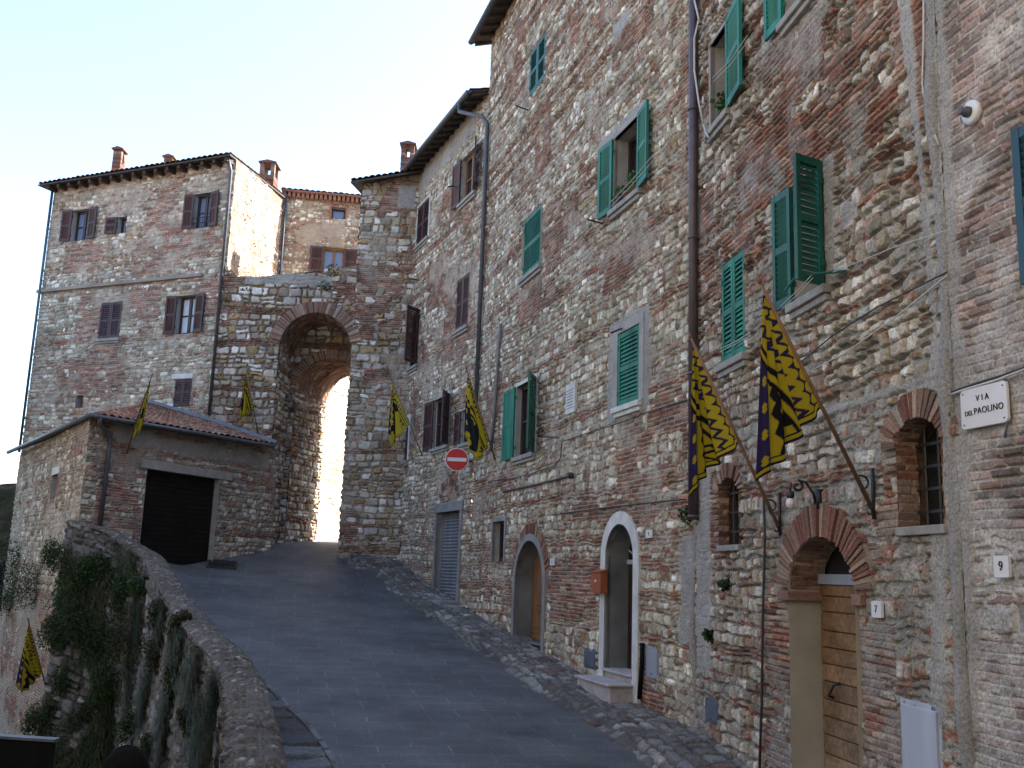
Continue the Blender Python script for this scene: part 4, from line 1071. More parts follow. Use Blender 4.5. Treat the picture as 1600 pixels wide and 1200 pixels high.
masonry('passage_wall', WEJ.pt, 0, 4.2, -1.0, 11.75, 0.04, ST_E, 406, (), (), hD.root)
bD = PAD - WD.n * 5.0; bE = np.array([PDE[0] + 1.8, PDE[1] + 4.2])
shell(hD, [PAD - WD.n * 0.5, bD, bE, PE0 + np.array([0, 4.2])], -1, ZD)
# roof: one pitch over each front, meeting in a valley
eaves(hD, WD, 0.0, WD.L - 0.02, ZD, 0.5, side=0.0, depth=4.0, seed=11)
rE = tile_roof(hD, WE.pt(-0.3, 11.74, 0.42), WE.pt(WE.L + 0.35, 12.24, 0.42), WE.pt(WE.L + 0.6, 13.0, -3.0), WE.pt(-0.3, 12.5, -3.0), seed=12)
mb = MB(); q_ = [WE.pt(-0.3, 11.70, 0.40), WE.pt(WE.L + 0.35, 12.20, 0.40), WE.pt(WE.L + 0.6, 12.95, -3.0), WE.pt(-0.3, 12.45, -3.0)]; q2 = [p - np.array([0, 0, 0.06]) for p in q_]
mb.add(q_ + q2, [(0, 1, 2, 3), (7, 6, 5, 4), (0, 4, 5, 1), (1, 5, 6, 2), (3, 7, 4, 0)]); mb.build('soffit', M['oldwood'], rE)

# ================================================================== gate arch
gate = House('town_gate', tuple((PFG + PE0) / 2) + (0.2,), 'stone town gate with a tall brick-edged arch spanning the street', 'gate')
gs0 = WG.hit(430, 620)[0]; gs1 = WG.L - 0.01; gzc = WG.hit(500, 489)[1]; gr = (gs1 - gs0) / 2; gzs = gzc - gr * 1.05
zt0, zt1, zt2 = WG.hit(358, 415)[1], WG.hit(415, 431)[1], WG.hit(556, 415)[1]
def gtop(s): return np.interp(s, [0, 0.35, 0.9, 1.3, WG.L], [zt0, zt0 - 0.32, zt1 - 0.05, zt1, zt2])
G_P = [RP('brick', WG, (520, 450), (560, 450), (540, 440), (540, 480), 1.0), RP('plaster', WG, (385, 432), (520, 432), (450, 428), (450, 446), .6)]
masonry('wall', WG.pt, -0.1, WG.L + 0.02, -1.0, 9.4, 0.022, ST_E, 511, [(gs0, gs1 + 0.05, -1.5, gzs, gr * 1.05)], G_P + [('flat', gs0 - 0.35, gs1 + 0.35, gzs - 0.1, gzs, gr * 1.05 + 0.35)], gate.root, keep=lambda s, z: z < gtop(s))
voussoirs(gate, WG.pt, (gs0 + gs1) / 2, gzs, gr, gr * 1.05, 0.34, -0.06, 0.06, 12, 168, 0.08)
DG1, DG2 = 1.7, 4.0
mb = MB()
out1 = arch_pts(gs0, gs1, -1.0, gzs, gr * 1.05, 40)
masonry('passage_wall', Wall(WG.pt(gs0, 0, 0)[:2], WG.pt(gs0, 0, -DG1)[:2]).pt, 0, DG1, -1, gzs + 0.02, 0.04, ST_E, 512, parent=gate.root)
def vault_pt(cs, zs, rx, rz, d0, skew=0.0):
    def f(a, d, h):
        ang = a / rx
        return WG.pt(cs + skew * d - (rx - h) * np.cos(ang), zs + (rz - h) * np.sin(ang), -d0 - d)
    return f
ST_V = dict(ST_E, brick=0.75, brickrow=0.4, pal=[(0.30, 0.26, 0.2, 1), (0.26, 0.2, 0.15, 1)])
masonry('vault', vault_pt((gs0 + gs1) / 2, gzs, gr, gr * 1.05, 0), 0, math.pi * gr, 0, DG1, 0.04, ST_V, 513, parent=gate.root)
# lower inner arch
gi0 = WG.hit(459, 640, -DG1)[0]; gi1 = gs1 + 0.3; gic = WG.hit(515, 560, -DG1)[1]; gir = (gi1 - gi0) / 2; gis = gic - gir
ge0 = WG.hit(503, 720, -DG2)[0]; SK = (ge0 - gi0) / (DG2 - DG1)
W2 = lambda s, z, d: WG.pt(s, z, d - DG1)
masonry('inner_wall', W2, gs0 - 0.15, WG.L + 0.1, -1, gzc + 0.15, 0.03, ST_E, 514, [(gi0, gi1, -1.5, gis, gir)], (), gate.root)
voussoirs(gate, W2, (gi0 + gi1) / 2, gis, gir, gir, 0.28, -0.06, 0.05, 5, 150, 0.08)
masonry('passage_wall', Wall(WG.pt(gi0, 0, -DG1)[:2], WG.pt(ge0, 0, -DG2)[:2]).pt, 0, math.hypot(DG2 - DG1, ge0 - gi0), -1, gis + 0.02, 0.04, ST_E, 515, parent=gate.root)
masonry('vault', vault_pt((gi0 + gi1) / 2, gis, gir, gir, DG1, SK), 0, math.pi * gir, 0, DG2 - DG1, 0.04, ST_V, 516, parent=gate.root)
mb = MB(); mb.cur = (0.28, 0.25, 0.21)                    # the wall's mass and its top walk
mb.prism(lambda a, b, d: WG.pt(a, b, d), [(0.0, zt0 - 0.3), (0.9, zt1 - 0.06), (WG.L, zt2 - 0.03), (WG.L, gzc + 0.45), (0, gzc + 0.45)], -0.55, -0.08)
mb.box(WG.pt, -0.1, WG.L, gzc + 0.4, gzc + 0.5, -DG2, -0.5)
mb.prism(WG.pt, [(-0.1, -1), (-0.1, gzc + 0.4), (gs0 - 0.1, gzc + 0.4), (gs0 - 0.1, -1)], -DG2, -DG2 + 0.05)
rear = [(a, b) for a, b in arch_pts(ge0, ge0 + 2 * gir, -1, gis, gir, 20)]
strip(mb, WG.pt, rear, [(ge0 - 1.6, -1)] + [(a, gzc + 0.4) for a in np.linspace(ge0 - 1.6, ge0 + 2 * gir + 1, 21)] + [(ge0 + 2 * gir + 1.0, -1)], -DG2 - 0.02, -DG2 + 0.03)
mb.build('wall_core', M['masonry'], gate.root)

# ================================================================== tall house on the left
hF = House('left_brick_house', tuple((PF0 + PFG) / 2) + (0.0,), 'tall square brick and stone house left of the gate, its end wall in full sun', 'house')
ZF = WF.hit(372, 246)[1] - 0.05
window(hF, WF, (113, 352), (140, 347), (127, 328), (125, 376), leaves=(('L', 168), ('R', 172)), smat=Br, pane=M['skyglass'], sill=False)
window(hF, WF, (184, 353), (198, 351), (191, 339), (191, 364), leaves=(('L', 174, 0.45),), smat=Br, pane=M['skyglass'], sill=False, bars=0, mull=False)
wF3, rF3 = window(hF, WF, (303, 332), (330, 325), (317, 303), (315, 356), leaves=(('L', 168), ('R', 170)), smat=Br, pane=M['skyglass'], sill=False, surround=0.05)
window(hF, WF, (156, 502), (189, 500), (173, 473), (172, 529), shut='both', smat=Br, sill=0.06)
window(hF, WF, (276, 492), (306, 488), (291, 462), (290, 521), leaves=(('L', 172), ('R', 172)), smat=Br, pane=M['curtain'], sill=False)
window(hF, WF, (273, 613), (299, 611), (286, 593), (285, 635), shut='both', smat=Br, sill=False)
window(hF, WF, (119, 627), (130, 627), (124, 618), (124, 637), sill=False, bars=0, mull=False, depth=0.3)
for (l, t, b) in (((113, 352), 0, 0), ):
    pass
mb = MB(); q = rF3
for sz in (q,):
    for k in range(2): mb.tube([WF.pt(sz[0], sz[2] + 0.16 + 0.18 * k, 0.03), WF.pt(sz[1], sz[2] + 0.16 + 0.18 * k, 0.03)], 0.014, 6)
    for k in range(6): mb.tube([WF.pt(sz[0] + (sz[1] - sz[0]) * (k + 0.5) / 6, sz[2], 0.03), WF.pt(sz[0] + (sz[1] - sz[0]) * (k + 0.5) / 6, sz[2] + 0.34, 0.03)], 0.009, 5)
mb.build('window_railing', M['iron'], wF3)
mb = MB(); lq = WF.hit(285, 589)[1]; ls0, ls1 = WF.hit(272, 590)[0], WF.hit(300, 588)[0]; mb.box(WF.pt, ls0 - 0.06, ls1 + 0.06, lq - 0.06, lq + 0.09, -0.05, 0.05); mb.build('lintel', M['whitecement'], hF.root)
zstr = WF.hit(250, 437)[1]
mb = MB(); mb.cur = (0.29, 0.25, 0.20)
mb.box(WF.pt, -0.15, WF.hit(318, 432)[0], zstr - 0.05, zstr + 0.06, -0.05, 0.10); mb.build('string_course', M['masonry'], hF.root, bevel=0.015)
F_P = [RP('brick', WF, (278, 375), (335, 370), (305, 357), (305, 400)), RP('brick', WF, (100, 395), (165, 390), (130, 383), (130, 425), 1.5), RP('brick', WF, (120, 500), (160, 500), (140, 450), (140, 530)),
       RP('brick', WF, (190, 480), (250, 475), (220, 445), (220, 500)), RP('brick', WF, (145, 560), (200, 555), (170, 535), (170, 600)), RP('brick', WF, (210, 420), (270, 415), (240, 400), (240, 430))]
masonry('wall', WF.pt, 0, WF.L, -2, ZF, 0.028, ST_F, 606, hF.openings, F_P, hF.root)
PFS = PFG + np.array([az(436, 380) * 35.0 - PFG[0], 35.0 - PFG[1]])
WFS = Wall(PFG, PFS)
zS1 = WFS.hit(436, 302)[1]
masonry('end_wall', WFS.pt, 0, WFS.L, 5, max(zS1, ZF) + 0.1, 0.034, dict(ST_F, smear=0.3, brick=0.6, mortar=(0.34, 0.28, 0.22)), 607, (), (), hF.root, keep=lambda s, z: z < np.interp(s, [0, WFS.L], [ZF, zS1]))
shell(hF, [PFS, PFS + (PF0 - PFG), PF0], -6, ZF)
# pitched roof rising to the back
e0, e1 = WF.pt(-0.28, ZF, 0.45), WF.pt(WF.L + 0.12, ZF, 0.45)
t1 = np.array([PFS[0] + 0.1, PFS[1], zS1 + 0.12]); t0 = np.array([PFS[0] + (PF0 - PFG)[0] - 0.2, PFS[1] + (PF0 - PFG)[1], zS1 + 0.12])
rF = tile_roof(hF, e0 + [0, 0, 0.02], e1 + [0, 0, 0.02], t1, t0, seed=21)
mb = MB()
low = [e0 + [0, 0, -0.03], e1 + [0, 0, -0.03], t1 + [0, 0, -0.05], t0 + [0, 0, -0.05]]; low2 = [p + np.array([0, 0, -0.05]) for p in low]
mb.add(low + low2, [(0, 1, 2, 3), (7, 6, 5, 4), (0, 4, 5, 1), (1, 5, 6, 2), (3, 7, 4, 0)]); mb.build('soffit', M['oldwood'], rF)
mb = MB(); n = 17
for k in range(n):
    s = 0.1 + (WF.L - 0.2) * k / (n - 1); mb.box(WF.pt, s - 0.05, s + 0.05, ZF - 0.20, ZF - 0.06, -0.1, 0.38)
mb.build('rafters', M['oldwood'], rF)
def chimney(house, P, w, d, z0, z1, name='chimney', cap=True, rot=0.0):
    """brick shaft with a pierced lantern top under a tiled cap"""
    ca, sa = math.cos(rot), math.sin(rot)
    f = lambda x, y, z: (P[0] + x * ca - y * sa, P[1] + x * sa + y * ca, z)
    mb = MB(); nb = max(3, int((z1 - z0) / 0.075)); hz = (z1 - z0) / nb; lan = z1 - 0.42
    for k in range(nb):
        za = z0 + hz * k; j = random.uniform(-0.008, 0.008); mb.cur = tuple(v * 0.6 for v in brick_col())
        q = lambda x, y, t: f(x, t, y)
        if za + hz < lan: mb.box(lambda a, b, c: f(a, c, b), -w / 2 + j, w / 2 + j, za, za + hz * 0.97, -d / 2 - j, d / 2 - j)
        else:
            for sx in (-1, 1):
                for sy in (-1, 1):
                    mb.box(lambda a, b, c: f(a, c, b), sx * w / 2 - 0.07 * (sx > 0) * 2 + (0 if sx > 0 else 0), sx * w / 2 + 0.14 * (sx < 0), za, za + hz * 0.97, sy * d / 2 - 0.14 * (sy > 0), sy * d / 2 + 0.14 * (sy < 0))
    ch = mb.build(name, M['masonry'], house if not isinstance(house, House) else house.root)
    mb = MB(); mb.cur = (0.13, 0.075, 0.06)
    mb.box(lambda a, b, c: f(a, c, b), -w / 2 - 0.06, w / 2 + 0.06, z1, z1 + 0.04, -d / 2 - 0.06, d / 2 + 0.06)
    mb.prism(lambda a, b, c: f(a, c, b), [(-w / 2 - 0.03, z1 + 0.04), (w / 2 + 0.03, z1 + 0.04), (0, z1 + 0.11)], -d / 2 - 0.06, d / 2 + 0.06)
    mb.build('chimney_cap', M['tiles'], ch)
    return ch
def chim_px(house, l, r, top, bot, Y, d=0.5, rot=0.0):
    a, b = at_depth(*l, Y), at_depth(*r, Y); zt = at_depth((l[0] + r[0]) / 2, top, Y)[2]; zb_ = at_depth((l[0] + r[0]) / 2, bot, Y)[2]
    return chimney(house, ((a[0] + b[0]) / 2, Y), abs(b[0] - a[0]), d, zb_ - 0.5, zt, rot=rot)
chim_px(rF, (179, 255), (192, 255), 237, 280, 33.0, 0.4)
chim_px(rF, (259, 255), (272, 255), 249, 268, 32.5, 0.4)
chim_px(hF.root, (409, 275), (432, 275), 260, 298, 34.6, 0.7)

# ================================================================== house behind the gate
WH = Wall((az(437, 380) * 35.3, 35.3), (az(590, 380) * 36.0, 36.0))
hH = House('ochre_house', tuple(WH.pt(WH.L / 2, 0, -1)[:2]) + (7.6,), 'ochre plastered brick house rising behind the gate, with one shuttered window', 'house')
zH0, zH1 = WH.hit(442, 303)[1], WH.hit(566, 313)[1]
window(hH, WH, (505, 400), (538, 400), (521, 388), (520, 428), leaves=(('L', 172, 0.5), ('R', 172, 0.5)), smat=Br, pane=M['skyglass'], frame=M['wood'], sill=False, bars=0, surround=0.06, surmat=M['wood'])
window(hH, WH, (518, 333), (540, 334), (529, 325), (528, 342), pane=M['skyglass'], sill=False, bars=0, mull=False, surround=0.05, surmat=M['terra'])
masonry('wall', WH.pt, -0.2, WH.L, 7.4, zH0 + 0.05, 0.04, ST_H, 707, hH.openings, [('plaster', 0.6, 2.2, 11.9, 12.5, 2.5)], hH.root, keep=lambda s, z: z < np.interp(s, [0, WH.L], [zH0, zH1]))
shell(hH, [tuple(WH.p1), (WH.p1[0], 38.2), (WH.p0[0], 38.2), tuple(WH.p0)], 7.4, zH1)
tile_roof(hH, WH.pt(-0.1, zH0 + 0.10, 0.32), WH.pt(WH.L, zH1 + 0.10, 0.32), WH.pt(WH.L, zH1 + 0.75, -2.5), WH.pt(-0.1, zH0 + 0.75, -2.5), seed=31)
mb = MB(); mb.cur = (0.25, 0.12, 0.085)
for k in range(22):
    s = 0.05 + (WH.L - 0.1) * k / 21; z = np.interp(s, [0, WH.L], [zH0, zH1]); mb.box(WH.pt, s - 0.05, s + 0.05, z - 0.14, z + 0.04, -0.05, 0.20)
mb.add([WH.pt(0, zH0 + 0.04, 0.28), WH.pt(WH.L, zH1 + 0.04, 0.28), WH.pt(WH.L, zH1 + 0.09, 0.28), WH.pt(0, zH0 + 0.09, 0.28), WH.pt(0, zH0 + 0.04, -0.05), WH.pt(WH.L, zH1 + 0.04, -0.05)], [(0, 1, 2, 3), (0, 4, 5, 1)])
mb.build('brick_cornice', M['masonry'], hH.root)

# ================================================================== sunlit house beyond the gate
PX0 = np.array([WG.pt(ge0 - 0.15, 0, -DG2)[0], WG.pt(ge0, 0, -DG2)[1] + 0.3])
WX = Wall(PX0, PX0 + np.array([3.4, 15.0]))
hX = House('sunlit_house', tuple(WX.pt(5, 0, -1)[:2]) + (0.9,), 'sunlit house wall seen through the gate arch', 'house')
window(hX, WX, (517, 610), (540, 592), (528, 590), (524, 612), shut='both', smat=M['sill'], sill=False)
masonry('wall', WX.pt, 0, WX.L, 0, 9, 0.05, dict(ST_F, smear=0.45, mortar=(0.42, 0.35, 0.27), brick=0.4), 808, hX.openings, (), hX.root)
shell(hX, [tuple(WX.p1), (WX.p1[0] - 5, WX.p1[1]), (WX.p0[0] - 5, WX.p0[1]), tuple(WX.p0)], 0, 9)

# ================================================================== garage
hGa = House('stone_garage', tuple((PG0 + PG1) / 2 + WGF.n * -1) + (0.1,), 'low stone garage with a wide black door and red tiled roof', 'garage')
zg0 = WGF.hit(134, 652)[1]; zg1 = WGF.hit(410, 697)[1]
ga0, ga1 = WGF.hit(222, 800)[0], WGF.hit(338, 800)[0]; gz1 = (WGF.hit(230, 731)[1] + WGF.hit(343, 750)[1]) / 2; gz0 = WGF.hit(332, 868)[1] - 0.05
hGa.openings.append((ga0, ga1, gz0 - 0.5, gz1))
mb = MB(); sheet(mb, WGF.pt, [(ga0, gz0 - 0.5), (ga0, gz1), (ga1, gz1), (ga1, gz0 - 0.5)], 0.03, -0.2); rv = mb.build('door_reveal', M['plaster'], hGa.root)
mb = MB(); mb.box(WGF.pt, ga0 - 0.22, ga1 + 0.5, gz1, gz1 + 0.22, -0.05, 0.04); mb.build('lintel', M['plaster'], rv, bevel=0.01)
mb = MB(); n = 20
for k in range(n):
    za, zb_ = gz0 - 0.4 + (gz1 - gz0 + 0.4) * k / n, gz0 - 0.4 + (gz1 - gz0 + 0.4) * (k + 1) / n
    mb.box(WGF.pt, ga0, ga1, za + 0.006, zb_ - 0.006, -0.2, -0.15)
mb.box(WGF.pt, ga0, ga1, gz0 - 0.4, gz1, -0.22, -0.17)
mb.build('garage_door', M['garage'], hGa.root, bevel=0.004)
GP = [RP('plaster', WGF, (180, 700), (420, 700), (300, 690), (300, 712), 1.0), ('stone', -0.1, 0.4, -1, 3, 0.4)]
masonry('wall', WGF.pt, 0, WGF.L, -1.6, 3.6, 0.028, ST_GAR, 909, hGa.openings, GP, hGa.root, keep=lambda s, z: z < np.interp(s, [0, WGF.L], [zg0, zg1]))
PGL = PF0 + np.array([0.25, -0.55])
WGL = Wall(PGL, PG0)
zgl = zg0
go0, go1 = WGL.hit(81, 760)[0], WGL.hit(90, 758)[0]; oz1, oz0 = WGL.hit(86, 742)[1], WGL.hit(85, 778)[1]
hGa.openings = [(go0, go1, oz0, oz1)]
mb = MB(); sheet(mb, WGL.pt, [(go0, oz0), (go0, oz1), (go1, oz1), (go1, oz0), (go0, oz0)], 0.03, -0.3); w_ = mb.build('window', M['plaster'], hGa.root)
mb = MB(); mb.box(WGL.pt, go0, go1, oz0, oz1, -0.32, -0.28); mb.build('pane', M['dark'], w_)
mb = MB(); mb.box(WGL.pt, go0 - 0.12, go1 + 0.12, oz1, oz1 + 0.2, -0.05, 0.03); mb.build('lintel', M['whitecement'], w_)
zpk = WGL.hit(30, 930)[1]
masonry('left_wall', WGL.pt, 0, WGL.L, -9.0, zgl, 0.034, dict(ST_F, smear=0.36, plaster=(0.20, 0.135, 0.115)), 910, hGa.openings, [('brick', -1, WGL.L - 1.3, -10, zpk, 2.2)], hGa.root)
gable_t = WF.hit(230, 634)[1]
T2 = WF.pt(WF.hit(231, 634)[0], gable_t, 0.02); T3 = WG.pt(WG.hit(352, 668)[0], WG.hit(352, 668)[1], 0.05); 
TF = WF.pt(WF.L, WF.hit(345, 664)[1], 0.03)
EF0 = WGF.pt(-0.25, zg0, 0.3); EF1 = WGF.pt(WGF.hit(410, 697)[0] + 0.1, zg1, 0.3); EL = np.array([PGL[0] - 0.3, PGL[1] - 0.2, zg0])
rG = tile_roof(hGa, EF0 + [0, 0, 0.06], EF1 + [0, 0, 0.06], TF + [0, 0, 0.06], T2 + [0, 0, 0.06], seed=41, pitch=0.24, row=0.36, amp=0.06, tint=np.array([0.95, 0.9, 0.75]))
mb = MB(); mb.cur = (0.23, 0.10, 0.07); mb.quad(EF0 + [0, 0, 0.04], T2 + [0, 0, 0.04], EL + [0, 0, 0.04]); mb.quad(EF0 - [0, 0, 0.03], EL - [0, 0, 0.03], T2 - [0, 0, 0.03]); mb.build('roof_side', M['tiles'], rG)
mb = MB(); mb.quad(EF0, EF1, TF, T2); mb.quad(EF0 - [0, 0, .06], EF1 - [0, 0, .06], TF - [0, 0, .06], T2 - [0, 0, .06]); mb.quad(EF0, EF1, EF1 - [0, 0, .06], EF0 - [0, 0, .06]); mb.build('soffit', M['oldwood'], rG)
mb = MB(); mb.tube([EF0 + [-.02, 0.0, 0.02], EF1 + [0.03, -0.05, 0.0]], 0.055, 8); mb.tube([EF0 + [-.02, 0, 0.02], EL + [0, 0, 0.02]], 0.06, 8); mb.build('gutter', M['metal'], rG, smooth=True)
mb = MB(); mb.tube([T2 + [0, 0, .12], TF + [0, -0.02, .12], EF1 + [0.05, 0.25, 0.12]], 0.10, 6); mb.build('flashing', M['flash'], rG)
mb = MB(); c0 = WGF.pt(-0.02, zg0 - 0.02, 0.3); c1 = WGF.pt(0.55, zg0 - 0.35, 0.09)
mb.tube([c0, WGF.pt(0.08, zg0 - 0.14, 0.22), c1, WGF.pt(0.58, zg0 - 0.6, 0.08), WGF.pt(0.55, 0.6, 0.08)], 0.05, 10); mb.build('downpipe', M['metal'], hGa.root, smooth=True)
shell(hGa, [tuple(PGL), tuple(PF0)], -6, zg0, roof=False)

# ================================================================== pipes and cables that belong to the houses
def px_line(w, pts, d=0.08):
    out = []
    for p in pts:
        dd = p[2] if len(p) > 2 else d
        s, z = w.hit(p[0], p[1], dd); out.append(w.pt(s, z, dd))
    return out
def pipe(house, name, w, pts, r, mat, d=0.08, n=8, clamps=0):
    pp = px_line(w, pts, d)
    mb = MB(); mb.tube(pp, r, n)
    o = mb.build(name, mat, house.root, smooth=True)
    if clamps:
        cm = MB(); a, b = np.array(pp[0]), np.array(pp[-1])
        for k in range(clamps):
            q = a + (b - a) * (k + 0.5) / clamps
            cm.tube([q - [0, 0, 0.02], q + [0, 0, 0.02]], r * 1.25, n)
        cm.build('pipe_clamps', mat, o)
    return o
pB_ = PAB
sA = WA.L
pp = [WA.pt(WA.hit(1083, y, 0.12)[0] * 0 + WA.hit(1083, 600, 0.12)[0], z, 0.12) for y, z in ((0, 10.2), (0, WA.hit(1084, 812, 0.12)[1]))]
mb = MB(); mb.tube(pp, 0.065, 12); pA = mb.build('downpipe', M['pipe'], hA.root, smooth=True)
mb = MB()
for z in np.arange(0.8, 10, 1.9): mb.tube([np.array(pp[0]) * [1, 1, 0] + [0, 0, z - 0.02], np.array(pp[0]) * [1, 1, 0] + [0, 0, z + 0.02]], 0.078, 12)
mb.build('pipe_clamps', M['pipe'], pA, smooth=True)
sd = WD.hit(749, 500, 0.12)[0]
eg = WD.pt(WD.L - 0.62, ZD - 0.22, 0.60)
mb = MB(); mb.tube([eg, eg - [0, 0, 0.22], WD.pt(sd - 0.1, ZD - 0.85, 0.22), WD.pt(sd, ZD - 1.05, 0.12), WD.pt(sd, WD.hit(742, 690, 0.12)[1], 0.12)], 0.055, 10); mb.build('downpipe', M['metal'], hD.root, smooth=True)
sF = WF.L - 0.07
mb = MB(); mb.tube([WF.pt(sF, ZF - 0.1, 0.3), WF.pt(sF, ZF - 0.45, 0.12), WF.pt(sF, WF.hit(320, 655)[1] + 0.1, 0.10)], 0.05, 10); mb.build('downpipe', M['metal'], hF.root, smooth=True)
mb = MB(); mb.tube([WF.pt(0.02, ZF - 0.1, 0.1), WF.pt(0.02, zg0 + 0.1, 0.1)], 0.045, 8); mb.build('downpipe', M['metal'], hF.root, smooth=True)
mb = MB(); mb.tube([WH.pt(0.12, zH0 - 0.05, 0.15), WH.pt(0.12, 7.8, 0.12)], 0.05, 8); mb.build('downpipe', M['metal'], hH.root, smooth=True)
pipe(hA, 'water_pipe', WA, [(782, 506), (778, 560), (773, 640), (767, 705)], 0.038, M['greypole'], 0.07)
pipe(hA, 'iron_pipe', WA, [(786, 769), (840, 757), (890, 744)], 0.02, M['rod'], 0.05)
mb = MB(); s, z = WA.hit(893, 743, 0.06); mb.lathe(WA.pt(s, z, 0.03), [(0.05, 0), (0.06, 0.03), (0.05, 0.1)], 10, tuple(WA.n) + (0,)); mb.build('junction_cap', M['rod'], hA.root)
pipe(hA, 'wall_cable', WA, [(763, 752), (800, 748), (830, 740), (868, 727), (876, 715), (878, 690), (920, 676), (970, 660), (1010, 645), (1050, 632), (1084, 622)], 0.009, M['dcable'], 0.05)
pipe(hA, 'wall_cable', WA, [(862, 805), (930, 795), (1010, 786), (1070, 780)], 0.010, M['dcable'], 0.05)
pipe(hA, 'wall_cable', WA, [(1085, 0), (1092, 30), (1085, 60), (1085, 110), (1092, 160), (1098, 190)], 0.014, M['rope'], 0.2)
for p in [((806, 165), (824, 172)), ((918, 343), (940, 349)), ((839, 681), (873, 684)), ((955, 520), (971, 512))]:
    s, z = WA.hit(*p[1]) if p[0][0] != 839 else WA.hit(*p[0]); w0 = WA.pt(s, z, -0.03)
    q = p[0] if p[0][0] != 839 else p[1]
    s2, z2 = WA.hit(q[0], q[1], 0.45)
    mb = MB(); mb.tube([w0, WA.pt(s2, z2, 0.45)], 0.016, 6); mb.build('iron_rod', M['rod'], hA.root)
for p in [((640, 435), (655, 438)), ((700, 292), (709, 290)), ((568, 284), (577, 292))]:
    ww = WD if p[0][0] > 600 else WE
    s, z = ww.hit(*p[1]); mb = MB(); s2, z2 = ww.hit(p[0][0], p[0][1], 0.4); mb.tube([ww.pt(s, z, -0.03), ww.pt(s2, z2, 0.4)], 0.02, 6); mb.build('iron_rod', M['rod'], hD.root)
pipe(hB, 'wall_cable', WB, [(1099, 195), (1103, 208), (1108, 216)], 0.011, M['rope'], 0.12)
pipe(hB, 'wall_cable', WB, [(1193, 772), (1195, 850), (1192, 960), (1190, 1100), (1186, 1230)], 0.014, M['dcable'], 0.05)
pipe(hB, 'wall_cable', WB, [(1240, 575), (1300, 525), (1370, 480), (1430, 450), (1480, 425)], 0.007, M['dcable'], 0.05)
pipe(hB, 'wall_cable', WB, [(1245, 590), (1320, 552), (1400, 495), (1480, 430)], 0.006, M['rope'], 0.05)
pipe(hC, 'wall_cable', WC, [(1482, 0), (1482, 1)], 0.006, M['rope'], 0.03)
pipe(hB, 'wall_cable', WB, [(1443, 0), (1443, 60), (1441, 130), (1448, 180), (1458, 205), (1467, 226)], 0.008, M['rope'], 0.04)
pipe(hC, 'cable_bundle', WC, [(1487, 613), (1500, 608), (1530, 598), (1560, 589), (1600, 575), (1640, 560)], 0.011, M['dcable'], 0.05)
pipe(hC, 'cable_bundle', WC, [(1487, 616), (1500, 611), (1530, 602), (1560, 593), (1600, 577), (1640, 562)], 0.010, M['rope'], 0.05)
pipe(hC, 'wall_cable', WC, [(1570, 592), (1574, 620), (1575, 650), (1572, 672), (1570, 684)], 0.010, M['darkbox'], 0.04)
pipe(hB, 'wall_cable', WB, [(1300, 426), (1400, 385), (1478, 360)], 0.004, M['rope'], 0.10)
# small iron pole and black waste pipe next to the white doorway
pipe(hA, 'waste_pipe', WA, [(1004, 1005), (1003, 1040), (1001, 1065), (999, 1092)], 0.035, M['black'], 0.06)
for p, c in (((1008, 1012, 1028, 1062), 'box'),):
    pass
# clothes line irons of the near green window
s, z = rB4[1], rB4[2] + 0.05
mb = MB(); mb.tube([WB.pt(s + 0.40, z - 0.02, 0.02), WB.pt(s + 0.02, z + 0.02, 0.33), WB.pt(s - 0.05, z - 0.12, 0.42)], 0.014, 6); mb.build('clothes_line_iron', M['dgreen'], wB4)

def line_thing(pts, w, r, label, cat='clothes line', name='clothes_line', mat=None, group='clothes lines under the windows'):
    mb = MB()
    for L in pts: mb.tube(px_line(w, L), r, 5)
    o = mb.build(name, mat or M['rope']); return tag(o, label, cat, group)
line_thing([[(952, 318, .35), (985, 284, .35), (1024, 238, .35)], [(955, 322, .42), (988, 288, .42), (1027, 243, .42)]], WA, 0.006, 'thin white clothes line across the open green window with potted plants')
line_thing([[(1113, 122, .35), (1140, 95, .35), (1168, 55, .35)], [(1114, 128, .42), (1142, 100, .42), (1170, 62, .42)]], WB, 0.005, 'thin white clothes line across the single green shutter at the top')
line_thing([[(1220, 478, .4), (1245, 455, .4), (1268, 430, .4)], [(1222, 483, .46), (1247, 459, .46), (1270, 434, .46)]], WB, 0.004, 'thin white clothes line below the big dark green open shutter')
line_thing([[(1125, 545, .3), (1150, 533, .3), (1172, 520, .3)], [(1126, 549, .36), (1151, 537, .36), (1173, 524, .36)]], WB, 0.004, 'thin white clothes line across the shut green louvres above the smaller banner')

# ================================================================== flower pots
def pot(p, r, h, label, leafr, flower=None, mat=None, group='flower pots on window sills'):
    t = thing('flower_pot', p, label, 'flower pot', group)
    mb = MB(); mb.lathe(p, [(r * 0.7, 0), (r * 0.95, h * 0.8), (r * 1.1, h * 0.8), (r * 1.1, h), (r * 0.9, h)], 14); mb.build('pot', mat or M['terra'], t, smooth=True)
    mb = MB(); foliage(mb, [Vector(p) + Vector((0, 0, h + leafr * 0.6))], leafr, 140, 0.07, [(0.06, 0.15, 0.03), (0.045, 0.11, 0.03), (0.09, 0.18, 0.05)])
    if flower: foliage(mb, [Vector(p) + Vector((0, 0, h + leafr * 0.8))], leafr, 18, 0.05, [flower])
    mb.build('plant', M['leaves'], t)
def wp(w, s, z, d): return tuple(float(v) for v in w.pt(s, z, d))
q = rA2; L_ = q[1] - q[0]
pot(wp(WA, q[0] + L_ * 0.22, q[2] + 0.002, -0.02), 0.09, 0.15, 'small dark pot of green leaves at the left of the window with clothes line', 0.13, mat=M['darkbox'])
pot(wp(WA, q[0] + L_ * 0.52, q[2] + 0.002, 0.0), 0.08, 0.13, 'empty-looking little terracotta pot in the middle of the sill', 0.05)
